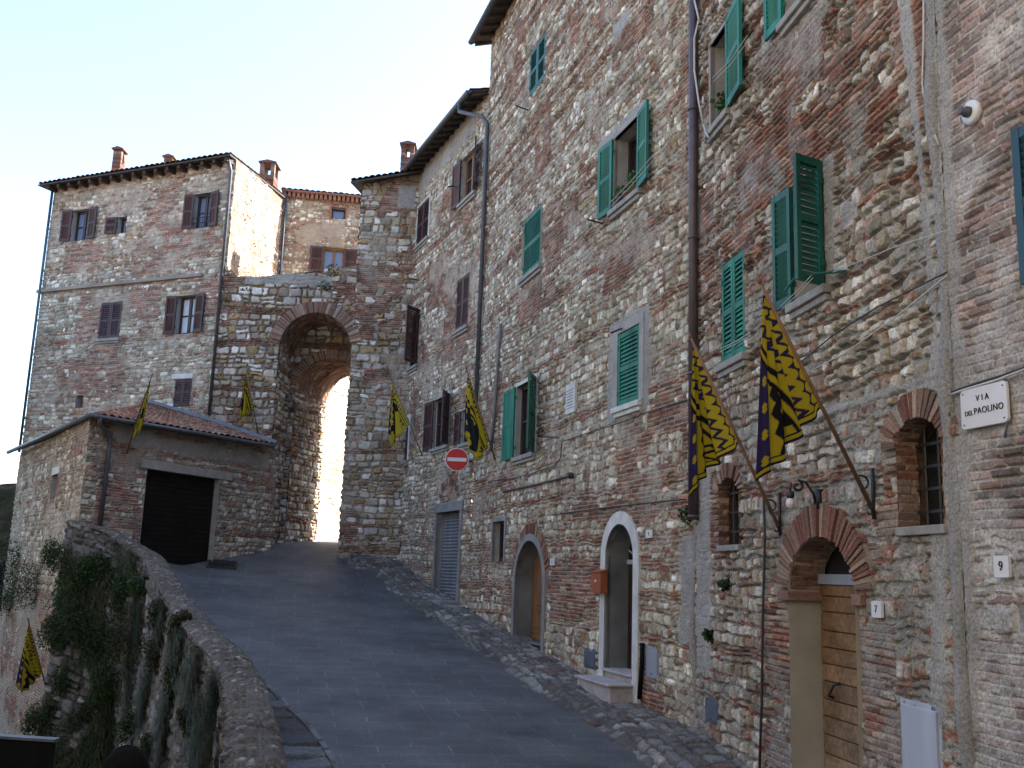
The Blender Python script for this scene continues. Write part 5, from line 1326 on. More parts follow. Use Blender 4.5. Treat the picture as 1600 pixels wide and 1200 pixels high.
pot(wp(WA, q[0] + L_ * 0.80, q[2] + 0.002, -0.02), 0.08, 0.14, 'terracotta pot with tall green plant at the right of the sill', 0.15)
sp, zp = WB.hit(1130, 187); pot(wp(WB, sp, WB.hit(1129, 187)[1] + 0.002, -0.05), 0.07, 0.12, 'pot of green leaves with pink flowers under the topmost open shutter', 0.16, (0.30, 0.02, 0.10))

# ================================================================== signs
def text_mesh(txt, size, frame, s, z, d, mat, parent, name='lettering', align='CENTER', sx=1.0, th=0.002):
    cu = bpy.data.curves.new(name, 'FONT'); cu.body = txt; cu.size = size; cu.align_x = align; cu.align_y = 'CENTER'; cu.extrude = th; cu.space_character = sx
    tmp = bpy.data.objects.new('tmp', cu); C.objects.link(tmp)
    dg = bpy.context.evaluated_depsgraph_get(); me = bpy.data.meshes.new_from_object(tmp.evaluated_get(dg))
    bpy.data.objects.remove(tmp)
    for v in me.vertices:
        p = frame(s + v.co.x, z + v.co.y, d + v.co.z + th); v.co = (float(p[0]), float(p[1]), float(p[2]))
    me.materials.clear(); me.materials.append(mat); me.name = name
    return link(name, me, parent)
def slant(w, cs, slope): return lambda s, z, d: w.pt(s, z + (s - cs) * slope, d)

# street name plate
s0, z0 = WC.hit(1502, 642, 0.05); s1, z1 = WC.hit(1574, 626, 0.05)
cs = (s0 + s1) / 2; cz = (z0 + z1) / 2; sw = (s1 - s0) / 2; shh = (WC.hit(1538, 602, 0.05)[1] - WC.hit(1538, 666, 0.05)[1]) / 2
sf = slant(WC, cs, (z1 - z0) / (s1 - s0))
def rr(cs, cz, w, h, r, n=5):
    out = []
    for cx_, cy_, a0 in ((w - r, h - r, 0), (-w + r, h - r, 90), (-w + r, -h + r, 180), (w - r, -h + r, 270)):
        for k in range(n + 1):
            a = math.radians(a0 + 90 * k / n); out.append((cs + cx_ + r * math.cos(a), cz + cy_ + r * math.sin(a)))
    return out
t = thing('street_sign', wp(WC, cs, cz - shh, 0.05), 'white street name plate reading VIA DEL PAOLINO on the right brick wall', 'street sign')
mb = MB(); mb.prism(sf, rr(cs, cz, sw, shh, 0.035), 0.03, 0.055); mb.build('plate', M['white'], t, bevel=0.004)
text_mesh('VIA', 0.062, sf, cs, cz + shh * 0.42, 0.056, M['ink'], t, sx=1.7)
text_mesh('DEL', 0.05, sf, cs - sw * 0.62, cz - shh * 0.24, 0.056, M['ink'], t, sx=1.05)
text_mesh('PAOLINO', 0.066, sf, cs + sw * 0.24, cz - shh * 0.20, 0.056, M['ink'], t, sx=1.12)
mb = MB()
for a in (-1, 1):
    for b in (-1, 1): mb.lathe(sf(cs + a * sw * 0.86, cz + b * shh * 0.78, 0.055), [(0.006, 0), (0.006, 0.004)], 8, tuple(WC.n) + (0,))
mb.build('screws', M['iron'], t)

def number_plate(w, px, py, wpx, txt, label, h=1.0):
    s, z = w.hit(px, py, 0.05); sw_ = abs(w.hit(px + wpx / 2, py, 0.05)[0] - w.hit(px - wpx / 2, py, 0.05)[0]) / 2; hh = sw_ * h
    t = thing('house_number', wp(w, s, z - hh, 0.05), label, 'house number', 'house number plates')
    mb = MB(); mb.prism(w.pt, rr(s, z, sw_, hh, 0.008, 3), 0.02, 0.045); mb.build('plate', M['white'], t)
    text_mesh(txt, hh * 1.25, w.pt, s, z, 0.046, M['ink'], t, 'number')
number_plate(WC, 1563, 885, 23, '9', 'white house number 9 plate on the right brick wall')
number_plate(WB, 1368, 952, 15, '7', 'white house number 7 plate beside the plank door', 0.85)
number_plate(WA, 1013, 834, 9, '5', 'white house number plate right of the white doorway', 0.6)
number_plate(WA, 862, 878, 6, '3', 'tiny white number plate right of the brown arched door', 0.6)

# no-entry sign on its bracket
tn = WD.pt(WD.hit(738, 722)[0], WD.hit(738, 722)[1], 0)
pn = at_depth(714, 718, tn[1] - 0.35)
rad = 18.2 / FP * pn[1]
fn = np.array([-pn[0], -pn[1], 0]); fn = fn / np.linalg.norm(fn)
fu = np.array([-fn[1], fn[0], 0])
fr = lambda a, b, d: pn + fu * a + np.array([0, 0, 1.0]) * b + fn * d
t = thing('no_entry_sign', tuple(pn - [0, 0, rad]), 'round red no-entry sign with a white bar on a wall bracket', 'road sign')
circ = [(rad * math.cos(2 * math.pi * k / 48), rad * math.sin(2 * math.pi * k / 48)) for k in range(48)]
mb = MB(); mb.prism(fr, [(a, b) for a, b in circ], -0.012, 0.0); mb.build('rim', M['white'], t)
mb = MB(); mb.prism(fr, [(a * 0.94, b * 0.94) for a, b in circ], 0.0, 0.004); mb.build('red_disc', M['red'], t)
mb = MB(); mb.box(fr, -rad * 0.82, rad * 0.82, -rad * 0.16, rad * 0.16, 0.004, 0.008); mb.build('white_bar', M['white'], t)
mb = MB(); mb.tube([fr(0, 0, -0.03), fr(rad * 0.9, 0, -0.05), tn], 0.02, 8); mb.build('bracket', M['metal'], t)

# marble plaque
s0, z0 = WA.hit(888, 628); s1, z1 = WA.hit(902, 621); hq = (WA.hit(895, 600)[1] - WA.hit(895, 646)[1]) / 2; zc = WA.hit(895, 623)[1]
t = thing('wall_plaque', wp(WA, (s0 + s1) / 2, zc - hq, 0.05), 'pale stone plaque with small carved lines on the tall house', 'plaque')
mb = MB(); mb.box(WA.pt, s0, s1, zc - hq, zc + hq, -0.01, 0.055); mb.build('slab', M['whitecement'], t, bevel=0.006)
mb = MB()
for k in range(7):
    z = zc + hq * (0.55 - 0.2 * k); a = random.uniform(0.05, 0.18) * (s1 - s0); mb.box(WA.pt, s0 + a, s1 - a, z - 0.008, z + 0.008, 0.053, 0.0575)
mb.build('carved_lines', M['cement'], t)

# meter covers, mailbox
def cover(w, x0, y0, x1, y1, mat, label, name='meter_cover', cat='meter cover', d=0.032, lock=True):
    a, b = w.hit(x0, (y0 + y1) / 2, d)[0], w.hit(x1, (y0 + y1) / 2, d)[0]; xm = (x0 + x1) / 2
    z1, z0 = w.hit(xm, y0, d)[1], w.hit(xm, y1, d)[1]
    t = thing(name, wp(w, (a + b) / 2, z0, d), label, cat, 'meter covers set in the walls' if cat == 'meter cover' else None)
    mb = MB(); mb.box(w.pt, a, b, z0, z1, -0.05, d - 0.02); mb.build('frame', mat, t, bevel=0.005)
    mb = MB(); e = (b - a) * 0.07; mb.box(w.pt, a + e, b - e, z0 + e, z1 - e, d - 0.022, d); mb.build('lid', mat, t, bevel=0.006)
    if lock:
        mb = MB(); mb.lathe(w.pt((a + b) / 2, z0 + (z1 - z0) * 0.2, d - 0.002), [(0.012, 0), (0.012, 0.008)], 10, tuple(w.n) + (0,)); mb.build('lock', M['iron'], t)
    return t
cover(WB, 1405, 1098, 1468, 1235, M['palebox'], 'large pale blue-grey meter cover right of the plank door')
cover(WA, 1008, 1012, 1028, 1063, M['box'], 'upright grey meter cover just right of the white doorway')
cover(WB, 1100, 1092, 1122, 1131, M['darkbox'], 'small dark grey meter cover low on the wall near the pavement')
cover(WA, 911, 1013, 930, 1045, M['darkbox'], 'dark square meter cover left of the white doorway')
cover(WB, 1463, 530, 1487, 568, M['box'], 'grey electric box high on the mortar seam above the street sign', 'electric_box', 'electric box')
t = thing('letter_box', wp(WA, *WA.hit(941, 927, 0.1), 0.1), 'rusty red letter box hung at the left edge of the white doorway', 'letter box')
a, b = WA.hit(934, 910, 0.05)[0], WA.hit(949, 905, 0.05)[0]; z1, z0 = WA.hit(941, 889, 0.1)[1], WA.hit(941, 927, 0.1)[1]
mb = MB(); mb.box(WA.pt, a, b, z0, z1 - 0.03, 0.045, 0.17); mb.build('body', M['orange'], t, bevel=0.008)
mb = MB(); mb.prism(lambda p, q, d: WA.pt(d, q, p), [(0.04, z1), (0.19, z1 - 0.04), (0.19, z1 - 0.055), (0.04, z1 - 0.03)], a - 0.012, b + 0.012); mb.build('lid', M['orange'], t)
mb = MB(); mb.box(WA.pt, (a + b) / 2 - 0.03, (a + b) / 2 + 0.03, z0 + (z1 - z0) * 0.45, z0 + (z1 - z0) * 0.55, 0.168, 0.173); mb.build('label_card', M['white'], t)

# round wall light on the brick house
s, z = WC.hit(1519, 176, 0.03)
t = thing('wall_light', wp(WC, s, z - 0.1, 0.05), 'round white wall light with a dark projecting lens on the brick house', 'wall light')
mb = MB(); mb.lathe(WC.pt(s, z, 0.0), [(0.085, 0), (0.095, 0.03), (0.09, 0.055), (0.06, 0.06)], 24, tuple(WC.n) + (0,)); mb.build('base_disc', M['white'], t, smooth=True)
mb = MB(); mb.lathe(WC.pt(s, z, 0.06), [(0.042, 0), (0.042, 0.03), (0.03, 0.04), (0.032, 0.075), (0.015, 0.078)], 20, tuple(WC.n) + (0,)); mb.build('lens', M['metal'], t, smooth=True)

# scroll lamp above door 7
def spiral(w, s, z, d, r0, r1, a0, a1, n=26):
    return [w.pt(s, z + (r0 + (r1 - r0) * k / n) * math.sin(math.radians(a0 + (a1 - a0) * k / n)), d + (r0 + (r1 - r0) * k / n) * math.cos(math.radians(a0 + (a1 - a0) * k / n))) for k in range(n + 1)]
s, z = WB.hit(1284, 768)
t = thing('scroll_lamp', wp(WB, s, z - 0.2, 0.05), 'wrought iron scroll lamp with a bare white bulb over the plank door', 'wall lamp')
mb = MB(); mb.box(WB.pt, s - 0.03, s + 0.03, z - 0.17, z + 0.02, 0.0, 0.065)
mb.tube([WB.pt(s, z - 0.13, 0.06), WB.pt(s, z - 0.02, 0.09), WB.pt(s, z + 0.08, 0.16), WB.pt(s, z + 0.10, 0.24)] + spiral(WB, s, z + 0.04, 0.25, 0.065, 0.012, 85, 470)[1:], 0.013, 6)
mb.tube([WB.pt(s, z + 0.07, 0.31), WB.pt(s, z - 0.02, 0.32)], 0.01, 6)
mb.build('bracket', M['iron'], t, smooth=True)
bl_ = WB.pt(s, z - 0.02, 0.32)
mb = MB(); mb.lathe(bl_, [(0.035, 0), (0.04, -0.04), (0.03, -0.06)], 12); mb.build('socket', M['iron'], t, smooth=True)
mb = MB(); mb.lathe(bl_, [(0.02, -0.05), (0.04, -0.085), (0.045, -0.115), (0.03, -0.15), (0.004, -0.16)], 14); mb.build('bulb', M['white'], t, smooth=True)

# drain grate in the road
pg = on_ground(347, 884)
t = thing('drain_grate', tuple(pg + [0, 0, 0.02]), 'dark iron drain grate in the paving before the garage door', 'drain grate')
gx = np.array([1, 0.25]) / math.hypot(1, .25); gy = np.array([-gx[1], gx[0]])
gfr = lambda a, b, d: (pg[0] + gx[0] * a + gy[0] * b, pg[1] + gx[1] * a + gy[1] * b, float(ground(pg[0] + gx[0] * a + gy[0] * b, pg[1] + gx[1] * a + gy[1] * b)) + 0.03 + d)
mb = MB()
for q in ((-.38, .38, -.42, -.37), (-.38, .38, .37, .42), (-.38, -.33, -.37, .37), (.33, .38, -.37, .37)): mb.box(gfr, *q, -0.03, 0.02)
mb.build('frame', M['iron'], t)
mb = MB()
for k in range(11): a = -.33 + .66 * (k + .5) / 11; mb.box(gfr, a - .016, a + .016, -.37, .37, -0.02, 0.015)
mb.build('bars', M['iron'], t)
mb = MB(); mb.box(gfr, -.33, .33, -.37, .37, -0.04, -0.03); mb.build('pit', M['black'], t)

# ================================================================== flags
YEL, PUR, BLK = np.array([0.53, 0.42, 0.022]), np.array([0.026, 0.018, 0.075]), np.array([0.008, 0.007, 0.012])
def flag(label, w, base, tip, plow, outl, d_tip, d_base=0.05, seed=0, zig=0.1, nb=3, purple=True, fold=0.05, flip=False, socket=None, dark=0.5, bracket=False):
    """outl: bottom edge of the cloth in photo pixels from the lower pole corner across to the free side"""
    s, z = w.hit(base[0], base[1], d_base); B_ = np.array(w.pt(s, z, d_base)); s, z = w.hit(tip[0], tip[1], d_tip); T_ = np.array(w.pt(s, z, d_tip))
    k = np.linspace(0, 1, 400); PP = np.array([proj(B_ + (T_ - B_) * q) for q in k]); j = np.argmin(np.hypot(PP[:, 0] - plow[0], PP[:, 1] - plow[1])); LOW = B_ + (T_ - B_) * k[j]
    t = thing('flag', tuple(B_), label, 'flag', 'yellow and dark zigzag contest flags hung along the street')
    mb = MB(); e = (T_ - B_) / np.linalg.norm(T_ - B_); mb.tube([B_, T_ + e * 0.06], [0.02, 0.014], 8); mb.lathe(T_ + e * 0.05, [(0.012, 0), (0.022, 0.02), (0.016, 0.05), (0.002, 0.08)], 8, tuple(e)); mb.build('pole', M['poleash'], t, smooth=True)
    nu, nv = 170, 250
    # bottom edge at the depth of the tip (cloth hangs straight down from the bunched top)
    dl = lambda q: (LOW if q == 0 else None)
    bot = [LOW]
    for i, p in enumerate(outl):
        f = (i + 1) / len(outl); dep = ((LOW[:2] - w.p0) @ w.n) * (1 - f) + d_tip * f
        s, z = w.hit(p[0], p[1], dep); bot.append(np.array(w.pt(s, z, dep)))
    bot = np.array(bot); lens = np.concatenate([[0], np.cumsum(np.linalg.norm(np.diff(bot, axis=0), axis=1))]); lens /= lens[-1]
    u = np.linspace(0, 1, nu); bu = np.stack([np.interp(u, lens, bot[:, i]) for i in range(3)], -1)
    v = np.linspace(0, 1, nv)
    V_ = T_[None, None] + (bu - T_)[:, None, :] * v[None, :, None]
    U, Vv = np.meshgrid(u, v, indexing='ij')
    edge = T_ - LOW; elen = np.linalg.norm(edge)
    amp = fold * np.sin(np.pi * np.clip(U * 1.1, 0, 1)) ** 0.7 * Vv ** 0.8
    ph = U * 26 + 3 * fbm(U * 3, Vv * 2, seed, 2)
    nn = np.array([w.n[0], w.n[1], 0.0])
    V_ = V_ + (amp * np.sin(ph) * (0.6 + 0.8 * fbm(U * 4, Vv * 1.5, seed + 3, 2)))[..., None] * nn
    uu = np.array([w.u[0], w.u[1], 0.0]); V_ = V_ + (amp * 0.35 * np.cos(ph * 1.0 + 0.6))[..., None] * uu
    # cloth pattern, measured in metres from the pole edge and from the hem
    F_ = T_[None, None] + (bu - T_)[:, None, :] * v[None, :, None]
    ed = (LOW - T_) / elen; rel = F_ - T_; a = rel @ ed; b = np.linalg.norm(rel - a[..., None] * ed, axis=-1)
    tri = np.abs(((a / (zig * 1.0)) % 1.0) * 2 - 1)
    bm = nb * zig
    dark_z = np.zeros(b.shape, bool)
    for i in range(max(1, int(nb))): dark_z |= np.abs(b - zig * (0.52 + 0.92 * i + 0.52 * (tri - 0.5))) < 0.155 * zig
    col = np.where(dark_z[..., None], PUR, YEL)
    field = np.broadcast_to(YEL, col.shape).copy()
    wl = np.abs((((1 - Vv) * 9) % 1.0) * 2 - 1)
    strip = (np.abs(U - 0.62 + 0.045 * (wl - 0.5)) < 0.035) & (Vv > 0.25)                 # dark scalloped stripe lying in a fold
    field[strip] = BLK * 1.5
    hem = (1 - Vv) * np.linalg.norm(bu - T_, axis=1)[:, None]
    kb, kh = (b - bm - 0.35 * zig) / zig, (hem - 0.9 * zig) / zig                              # small key-like mark in the corner
    ring = np.maximum(np.abs(kb - 0.55), np.abs(kh - 0.8)); key = ((ring < 0.42) & (ring > 0.18)) | ((np.abs(kb - 0.95 - 0.6 * (kh - 0.2)) < 0.10) & (np.abs(kh - 0.1) < 0.5))
    field[key] = BLK
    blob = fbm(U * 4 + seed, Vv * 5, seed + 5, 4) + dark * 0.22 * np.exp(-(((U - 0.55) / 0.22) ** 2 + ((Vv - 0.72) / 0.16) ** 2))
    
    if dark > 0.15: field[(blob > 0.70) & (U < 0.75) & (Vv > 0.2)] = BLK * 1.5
    side = (U > 0.78) & (Vv > 0.18)
    st1 = np.abs((((1 - Vv) * np.linalg.norm(bu[-1] - T_) / (zig * 2.0)) % 1.0) * 2 - 1)
    star = (np.abs(U - 0.89) * 6 + np.abs(st1 - 0.15) < 0.28)
    field[side] = PUR * (1.7 if purple else 0.7)
    field[side & star] = YEL
    col = np.where((b > bm)[..., None], field, col)
    dl_ = b - bm
    col = np.where((np.abs(dl_) < 0.012)[..., None], BLK, np.where((np.abs(dl_ - 0.024) < 0.012)[..., None], YEL, np.where((np.abs(dl_ - 0.045) < 0.010)[..., None], BLK, col)))
    col = np.where((hem < 0.022)[..., None], BLK * 2, np.where((hem < 0.055)[..., None], YEL, np.where((hem < 0.07)[..., None], BLK, col)))
    col = np.where((b < 0.010)[..., None], YEL, col)
    o = grid_object('cloth', V_, None, col, M['cloth'], t)
    so = o.modifiers.new('solid', 'SOLIDIFY'); so.thickness = 0.003
    if bracket:
        mb = MB(); s, z = w.hit(base[0], base[1], d_base)
        mb.box(w.pt, s - 0.012, s + 0.012, z - 0.10, z + 0.34, 0.02, 0.045)
        mb.tube(spiral(w, s, z + 0.20, 0.13, 0.018, 0.075, 400, 60) + [w.pt(s, z + 0.14, 0.14), w.pt(s, z + 0.02, 0.045), w.pt(s, z - 0.05, 0.05)], 0.009, 6)
        mb.tube(spiral(w, s, z - 0.04, 0.075, 0.008, 0.035, 380, 90), 0.008, 6)
        mb.build('scroll_bracket', M['iron'], t, smooth=True)
    return t
flag('large yellow and purple zigzag flag on a long pole, the nearest to the plank door', WB, (1362, 793), (1193, 452), (1285, 637),
     [(1258, 668), (1232, 697), (1216, 722), (1200, 738), (1181, 752)], 1.15, 0.05, 3, 0.115, 2.2, bracket=True, fold=0.055, dark=0.1)
flag('large zigzag flag with deep purple folds, hanging before the brown downpipe', WB, (1216, 822), (1083, 535), (1158, 690),
     [(1135, 712), (1112, 730), (1098, 742), (1090, 760), (1076, 778)], 0.95, 0.05, 9, 0.115, 2.2, bracket=True, fold=0.055, dark=0.1)
flag('yellow and black zigzag flag beside the no-entry sign', WD, (781, 742), (730, 580), (766, 688),
     [(757, 708), (748, 720), (736, 706), (725, 678)], 0.9, 0.05, 14, 0.12, 1.6, purple=False, dark=1.5)
flag('small yellow and black zigzag flag at the corner left of the no-entry sign', WD, (660, 712), (613, 595), (636, 664),
     [(626, 680), (618, 688), (612, 698), (606, 680)], 0.8, 0.05, 19, 0.10, 2, purple=False, dark=0.9)
flag('blue and yellow flag on the gate wall above the garage roof', WG, (403, 678), (385, 578), (393, 640),
     [(390, 646), (384, 648), (376, 655), (374, 640)], 0.5, 0.05, 23, 0.10, 1, dark=0.4)
flag('yellow flag hung from the garage eave above the black door', WGF, (198, 708), (236, 590), (228, 650),
     [(222, 672), (213, 680), (207, 688), (210, 665)], 0.85, 0.1, 27, 0.08, 0.8, purple=False, dark=0.2)
flag('zigzag flag with a dark blue edge low on the left, below the street', WGL, (76, 1090), (45, 972), (65, 1052),
     [(52, 1066), (42, 1078), (33, 1082), (24, 1070)], 0.8, 0.05, 31, 0.10, 2.4, dark=0.3)

# ================================================================== plants on the walls
def wall_point(px, py):                                           # first hit on the outer face of the retaining wall
    best = None
    r = ray(px, py)
    ss = np.linspace(0, LP, 900); zz = np.linspace(-6.5, 0, 260)
    S, Z = np.meshgrid(ss, zz, indexing='ij'); P3 = outer_pt(S, Z, 0.02)
    k = P3 @ _fw; X = CX + FP * (P3 @ RV) / k; Y = CY - FP * (P3 @ UV_) / k
    d = np.hypot(X - px, Y - py) + 0.02 * np.maximum(k, 0); d[k < 1] = 1e9
    i = np.unravel_index(d.argmin(), d.shape); return P3[i]
rsv = random.Random(5)
BUSH = [(30, 870, 36, 'dark green bush clinging to the garage corner at the far left edge', 0), (95, 868, 30, 'bushy caper plant hanging just under the left end of the parapet', 1),
        (60, 905, 36, 'spreading dark green shrub growing from the wall foot of the garage', 0), (120, 905, 36, 'tall dark green shrub on the wall left of the pale patch', 1), (135, 960, 46, 'big dark green hanging shrub in the middle of the retaining wall', 1),
        (190, 930, 32, 'grey green tuft below the curved part of the parapet', 1), (230, 905, 26, 'small green tuft right under the parapet beside the garage door', 1), (215, 985, 42, 'wide brownish green hanging shrub at the centre of the wall', 1),
        (85, 985, 26, 'thin green tuft above the low flag', 1), (250, 1010, 30, 'dry brown tuft under the parapet halfway along', 1), (185, 1060, 42, 'long trailing dark shrub low on the retaining wall', 1), (110, 1050, 26, 'dark trailing plant right of the low flag', 1),
        (275, 1060, 26, 'dry grassy tuft hanging beneath the worn parapet slabs', 1), (130, 1115, 30, 'dark leafy clump above the black board', 1), (215, 1120, 28, 'drooping dark plant near the bottom of the wall', 1), (45, 1110, 24, 'dark tuft below the low flag', 1), (300, 960, 20, 'small dry tuft touching the parapet edge', 1), (300, 1120, 26, 'thin dry plant nearest the bottom end of the parapet', 1), (255, 955, 22, 'dry tuft under the bend of the parapet', 1), (160, 885, 26, 'dark shrub hanging from the parapet end by the downpipe', 1), (240, 1170, 24, 'dark plant behind the dark haired head', 1), (20, 930, 28, 'bush at the left edge above the pink wall', 0), (175, 1000, 34, 'dense dark shrub between the two largest trailing shrubs', 1)]
for px, py, rp, lab, on in BUSH:
    p = wall_point(px, py) if on else None
    if on == 0:
        s, z = WGL.hit(px, py); p = np.array(WGL.pt(s, z, 0.05))
    R_ = rp / FP * np.linalg.norm(p) * 0.74
    dry = 'dry' in lab or 'brown' in lab
    cols = [(0.07, 0.062, 0.03), (0.055, 0.06, 0.028), (0.04, 0.05, 0.022)] if dry else LEAF
    cs_ = [Vector(p) + Vector((rsv.uniform(-.9, .9) * R_, rsv.uniform(-.5, .2) * R_, rsv.uniform(-1.1, .6) * R_)) for _ in range(9)]
    mb = MB()
    foliage(mb, cs_, R_ * 0.62, 2200, max(0.04, R_ * 0.075), cols, (1, 0.7, 1.25), rsv)
    t = thing('wall_shrub', tuple(p), lab, 'shrub', 'shrubs growing out of the retaining wall')
    mb.build('foliage', M['leaves'], t)
    mb = MB()
    for c in cs_[:6]: mb.tube([Vector(p) - Vector((0, -0.15, -0.1)), Vector(p) * 0.5 + c * 0.5 + Vector((0, -0.05, 0.05)), c], [0.012, 0.009, 0.004], 5)
    mb.build('stem', M['oldwood'], t)
rg = np.random.RandomState(17)
n_ = 130000
gs = rg.uniform(3.0, LP, n_); gz = -rg.uniform(0.0, 5.2, n_) ** 1.0
dens = fbm(gs * 0.9, gz * 0.55, 71, 4) + 0.10 * (vn(gs * 4, gz * 2, 72) - 0.5)
kp = (dens > 0.43) & (rg.rand(n_) < np.clip((dens - 0.43) * 9, 0.1, 1)); gs, gz, dens = gs[kp], gz[kp], dens[kp]
P0 = outer_pt(gs, gz, 0.03); nx, ny = outer_pt(gs, gz, 1.03)[:, 0] - P0[:, 0], outer_pt(gs, gz, 1.03)[:, 1] - P0[:, 1]
L_ = rg.uniform(0.08, 0.26, len(gs)); sp = rg.normal(0, 0.5, len(gs)); ou = rg.uniform(0.15, 0.6, len(gs)); wd_ = rg.uniform(0.008, 0.02, len(gs))
tx, ty = -ny, nx
tip = P0 + np.stack([nx * ou * L_ + tx * sp * L_, ny * ou * L_ + ty * sp * L_, -L_ * rg.uniform(0.2, 1.0, len(gs))], -1)
mid = (P0 + tip) / 2 + np.stack([nx * L_ * .25, ny * L_ * .25, L_ * 0.22], -1)
sd_ = np.stack([tx * wd_, ty * wd_, wd_ * 0.2], -1)
VV = np.stack([P0 - sd_ * .6, mid - sd_, tip, mid + sd_], 1)                       # (n,4,3)
me = bpy.data.meshes.new('wall_growth'); nb_ = len(VV)
me.vertices.add(nb_ * 4); me.vertices.foreach_set('co', VV.astype(np.float32).ravel())
me.loops.add(nb_ * 4); me.loops.foreach_set('vertex_index', np.arange(nb_ * 4, dtype=np.int32))
me.polygons.add(nb_); me.polygons.foreach_set('loop_start', np.arange(0, nb_ * 4, 4, dtype=np.int32))
at = me.color_attributes.new('Col', 'FLOAT_COLOR', 'POINT')
gp = np.array([(0.032, 0.06, 0.022), (0.045, 0.07, 0.03), (0.055, 0.055, 0.028), (0.028, 0.045, 0.02)])
gc = np.ones((nb_, 4, 4), np.float32); gc[..., :3] = (gp[(fbm(gs * 0.7, gz * 0.7, 75, 2) * 1.8 * 4).astype(int) % 4] * rg.uniform(0.6, 1.35, nb_)[:, None])[:, None, :]
at.data.foreach_set('color', gc.ravel()); me.materials.append(M['leaves']); me.update(calc_edges=True)
tag(link('wall_growth', me, None), 'low grassy growth hanging in patches over the retaining wall', 'grass', None, 'stuff')
TUFT = [(WB, 1112, 700, 0.10, 'small fern in the wall under the smaller banner pole'), (WA, 1080, 805, 0.12, 'dark moss tuft at the foot of the brown downpipe'), (WB, 1140, 912, 0.07, 'dark little plant in a wall hole left of the black cable'), (WB, 1114, 992, 0.06, 'tiny plant in a lower wall hole'),
        (WG, 520, 422, 0.22, 'weed tuft on top of the gate wall under the brown shutters'), (WG, 508, 448, 0.2, 'weed tuft in the face of the gate wall above the arch')]
for w, px, py, r, lab in TUFT:
    s, z = w.hit(px, py); p = Vector(w.pt(s, z, 0.04)); mb = MB(); foliage(mb, [p], r, 120, 0.06, LEAF, (1, .6, 1), rsv); o = mb.build('wall_weed', M['leaves']); tag(o, lab, 'weed', 'weeds in the house walls')

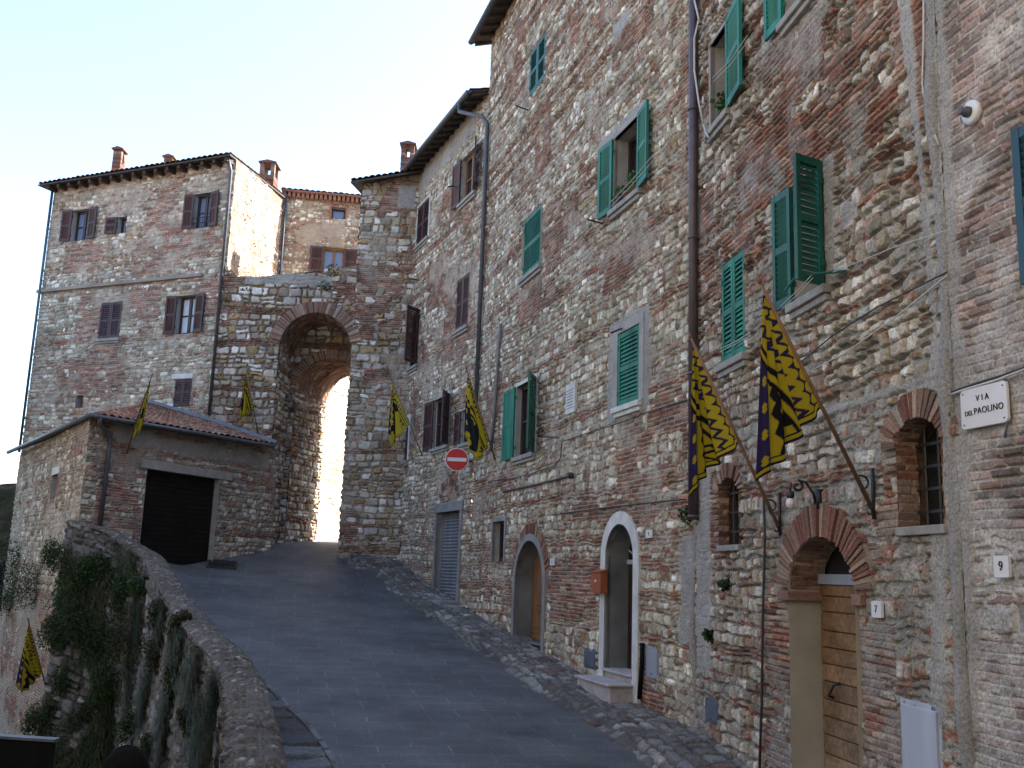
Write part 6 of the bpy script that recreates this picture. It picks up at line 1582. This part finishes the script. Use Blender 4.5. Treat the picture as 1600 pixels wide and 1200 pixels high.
# ================================================================== person and board at the lower left corner
def person():
    hc = at_depth(194, 1192, 4.6)                                  # centre of the head
    fx, fy = hc[0], hc[1]; gz = float(lower_z(fx, fy)); top = at_depth(194, 1167, 4.6)[2]; Hh = top - gz
    sc = Hh / 1.72
    t = thing('person', (fx, fy, gz), 'person with dark hair and dark coat standing below, only the head top in view', 'person')
    J = {'pel': (0, 0, .95), 'spi': (0, .01, 1.15), 'che': (0, .0, 1.34), 'nek': (0, 0, 1.47), 'hd0': (0, -.02, 1.56), 'hd1': (0, -.02, 1.66),
         'sl': (-.17, 0, 1.40), 'el': (-.24, .02, 1.12), 'wl': (-.25, -.06, .88), 'hl': (-.25, -.08, .80), 'sr': (.17, 0, 1.40), 'er': (.24, .02, 1.12), 'wr': (.25, -.06, .88), 'hr': (.25, -.08, .80),
         'tl': (-.10, 0, .90), 'kl': (-.11, -.02, .49), 'al': (-.11, .02, .09), 'fl': (-.12, -.15, .03), 'tr': (.10, 0, .90), 'kr': (.11, -.02, .49), 'ar': (.11, .02, .09), 'fr': (.12, -.15, .03)}
    R_ = dict(pel=.14, spi=.13, che=.15, nek=.06, hd0=.085, hd1=.09, sl=.075, el=.05, wl=.032, hl=.035, sr=.075, er=.05, wr=.032, hr=.035, tl=.1, kl=.06, al=.042, fl=.035, tr=.1, kr=.06, ar=.042, fr=.035)
    E = [('pel', 'spi'), ('spi', 'che'), ('che', 'nek'), ('nek', 'hd0'), ('hd0', 'hd1'), ('che', 'sl'), ('sl', 'el'), ('el', 'wl'), ('wl', 'hl'), ('che', 'sr'), ('sr', 'er'), ('er', 'wr'), ('wr', 'hr'), ('pel', 'tl'), ('tl', 'kl'), ('kl', 'al'), ('al', 'fl'), ('pel', 'tr'), ('tr', 'kr'), ('kr', 'ar'), ('ar', 'fr')]
    # fingers
    for sd, sg in (('l', -1), ('r', 1)):
        for i in range(5):
            b = J['h' + sd]; k = 'f%s%d' % (sd, i)
            if i < 4:
                J[k + 'a'] = (b[0] + 0.0, b[1] - .03 + .02 * i, b[2] - .05); J[k + 'b'] = (b[0] - sg * .012, b[1] - .03 + .02 * i, b[2] - .095 - .008 * (i in (1, 2)))
            else: J[k + 'a'] = (b[0] - sg * .01, b[1] - .055, b[2] - .015); J[k + 'b'] = (b[0] - sg * .015, b[1] - .07, b[2] - .055)
            R_[k + 'a'] = .0095; R_[k + 'b'] = .008; E += [('h' + sd, k + 'a'), (k + 'a', k + 'b')]
    names = list(J); me = bpy.data.meshes.new('body')
    me.from_pydata([(fx + J[n][0] * sc, fy - J[n][1] * sc, gz + J[n][2] * sc) for n in names], [(names.index(a), names.index(b)) for a, b in E], [])
    o = link('body', me, t); sk = o.modifiers.new('skin', 'SKIN')
    for i, n in enumerate(names): me.skin_vertices[0].data[i].radius = (R_[n] * sc, R_[n] * sc)
    me.skin_vertices[0].data[0].use_root = True
    ss_ = o.modifiers.new('sub', 'SUBSURF'); ss_.levels = 2; ss_.render_levels = 2
    me.materials.append(M['coat'])
    # back of the head is to us: dark hair covers crown and nape
    mb = MB(); n, m = 22, 14; hx, hy, hz = fx, fy + 0.02 * sc, gz + 1.60 * sc
    pts = []
    for i in range(m + 1):
        th = math.pi * 0.72 * i / m
        for k in range(n):
            a = 2 * math.pi * k / n; r = 1 + 0.03 * math.sin(5 * a + 3 * i) + 0.02 * random.uniform(-1, 1)
            pts.append((hx + 0.098 * sc * r * math.sin(th) * math.cos(a), hy + 0.115 * sc * r * math.sin(th) * math.sin(a), hz + 0.122 * sc * r * math.cos(th)))
    mb.add(pts, [(i * n + k, i * n + (k + 1) % n, (i + 1) * n + (k + 1) % n, (i + 1) * n + k) for i in range(m) for k in range(n)]); mb.build('hair', M['hair'], t, smooth=True)
    # face looks away up the street
    mb = MB(); f = lambda a, b, d: (hx + a * sc, hy + (0.10 + d) * sc, gz + b * sc)
    mb.prism(f, [(-.045, 1.50), (.045, 1.50), (.06, 1.60), (.045, 1.66), (-.045, 1.66), (-.06, 1.60)], -0.05, 0.005)
    mb.prism(f, [(-.018, 1.555), (.018, 1.555), (.008, 1.61), (-.008, 1.61)], 0.005, 0.03); mb.build('face', M['skin'], t, bevel=0.01)
person()
bp_ = at_depth(105, 1147, 5.0); bz = float(lower_z(bp_[0], 5.0))
t = thing('notice_board', (bp_[0] - 0.4, 5.0, bz), 'black rectangular board standing at the lower left corner', 'board')
mb = MB(); bf = lambda a, b, d: (bp_[0] - 0.85 + a, 5.0 - a * 0.15 + d, b)
mb.box(bf, 0, 0.85, bp_[2] - 0.6, bp_[2] - 0.012, -0.02, 0.02); mb.build('panel', M['black'], t, bevel=0.006)
mb = MB(); mb.box(bf, -0.01, 0.86, bp_[2] - 0.012, bp_[2], -0.03, 0.03); mb.build('top_rail', M['metal'], t)
for x in (0.06, 0.76):
    mb = MB(); mb.box(bf, x, x + 0.05, bz - 0.2, bp_[2] - 0.6, -0.02, 0.02); mb.build('leg', M['black'], t)
# chimney of the corner house
chim_px(hD.root, (628, 245), (648, 245), 231, 262, YG + 2.6, 0.6)

# ================================================================== unseen plain houses, added to block skylight from the lower street and bounce sun
def across(x0, x1, y0, y1, h, label, col):
    z0 = float(lower_z((x0 + x1) / 2, max(y0, -9))) - 1.0
    t = thing('sky_blocking_house', ((x0 + x1) / 2, (y0 + y1) / 2, z0), label, 'house')
    m = mat_simple('house_plaster', col, 0.9, 0.15, 1.5, 0.3)
    mb = MB(); f = lambda a, b, d: (a, d, b)
    mb.box(f, x0, x1, z0, h, y0, y1); mb.build('wall', m, t)
    mb = MB(); mb.prism(f, [(x0 - 0.5, h), (x1 + 0.5, h), ((x0 + x1) / 2, h + 2.2)], y0 - 0.4, y1 + 0.4); mb.build('roof', M['terra'], t)
    for k in range(3):
        for j in range(2):
            mb = MB(); yy = y0 + (y1 - y0) * (k + 0.5) / 3; zz = 0.8 + 3 * j; mb.box(f, x1 - 0.02, x1 + 0.04, zz, zz + 1.5, yy - 0.5, yy + 0.5); w = mb.build('window', M['brown'], t)
            mb = MB(); mb.box(f, x1 - 0.02, x1 + 0.12, zz - 0.12, zz, yy - 0.6, yy + 0.6); mb.build('sill', M['sill'], w)
across(-16, -4.4, -12.0, 3.0, 16.0, 'unseen plastered house behind the viewpoint, added to block sky and bounce sunlight', (0.42, 0.375, 0.30))
across(-4.0, 9.0, -18.0, -7.0, 18.0, 'taller unseen plastered house behind the viewpoint, added to block the sky', (0.10, 0.09, 0.08))

across(-31, -16.5, 4.5, 24.0, 8.0, 'long unseen plastered house left of the garage, added to shade the retaining wall', (0.09, 0.085, 0.075))
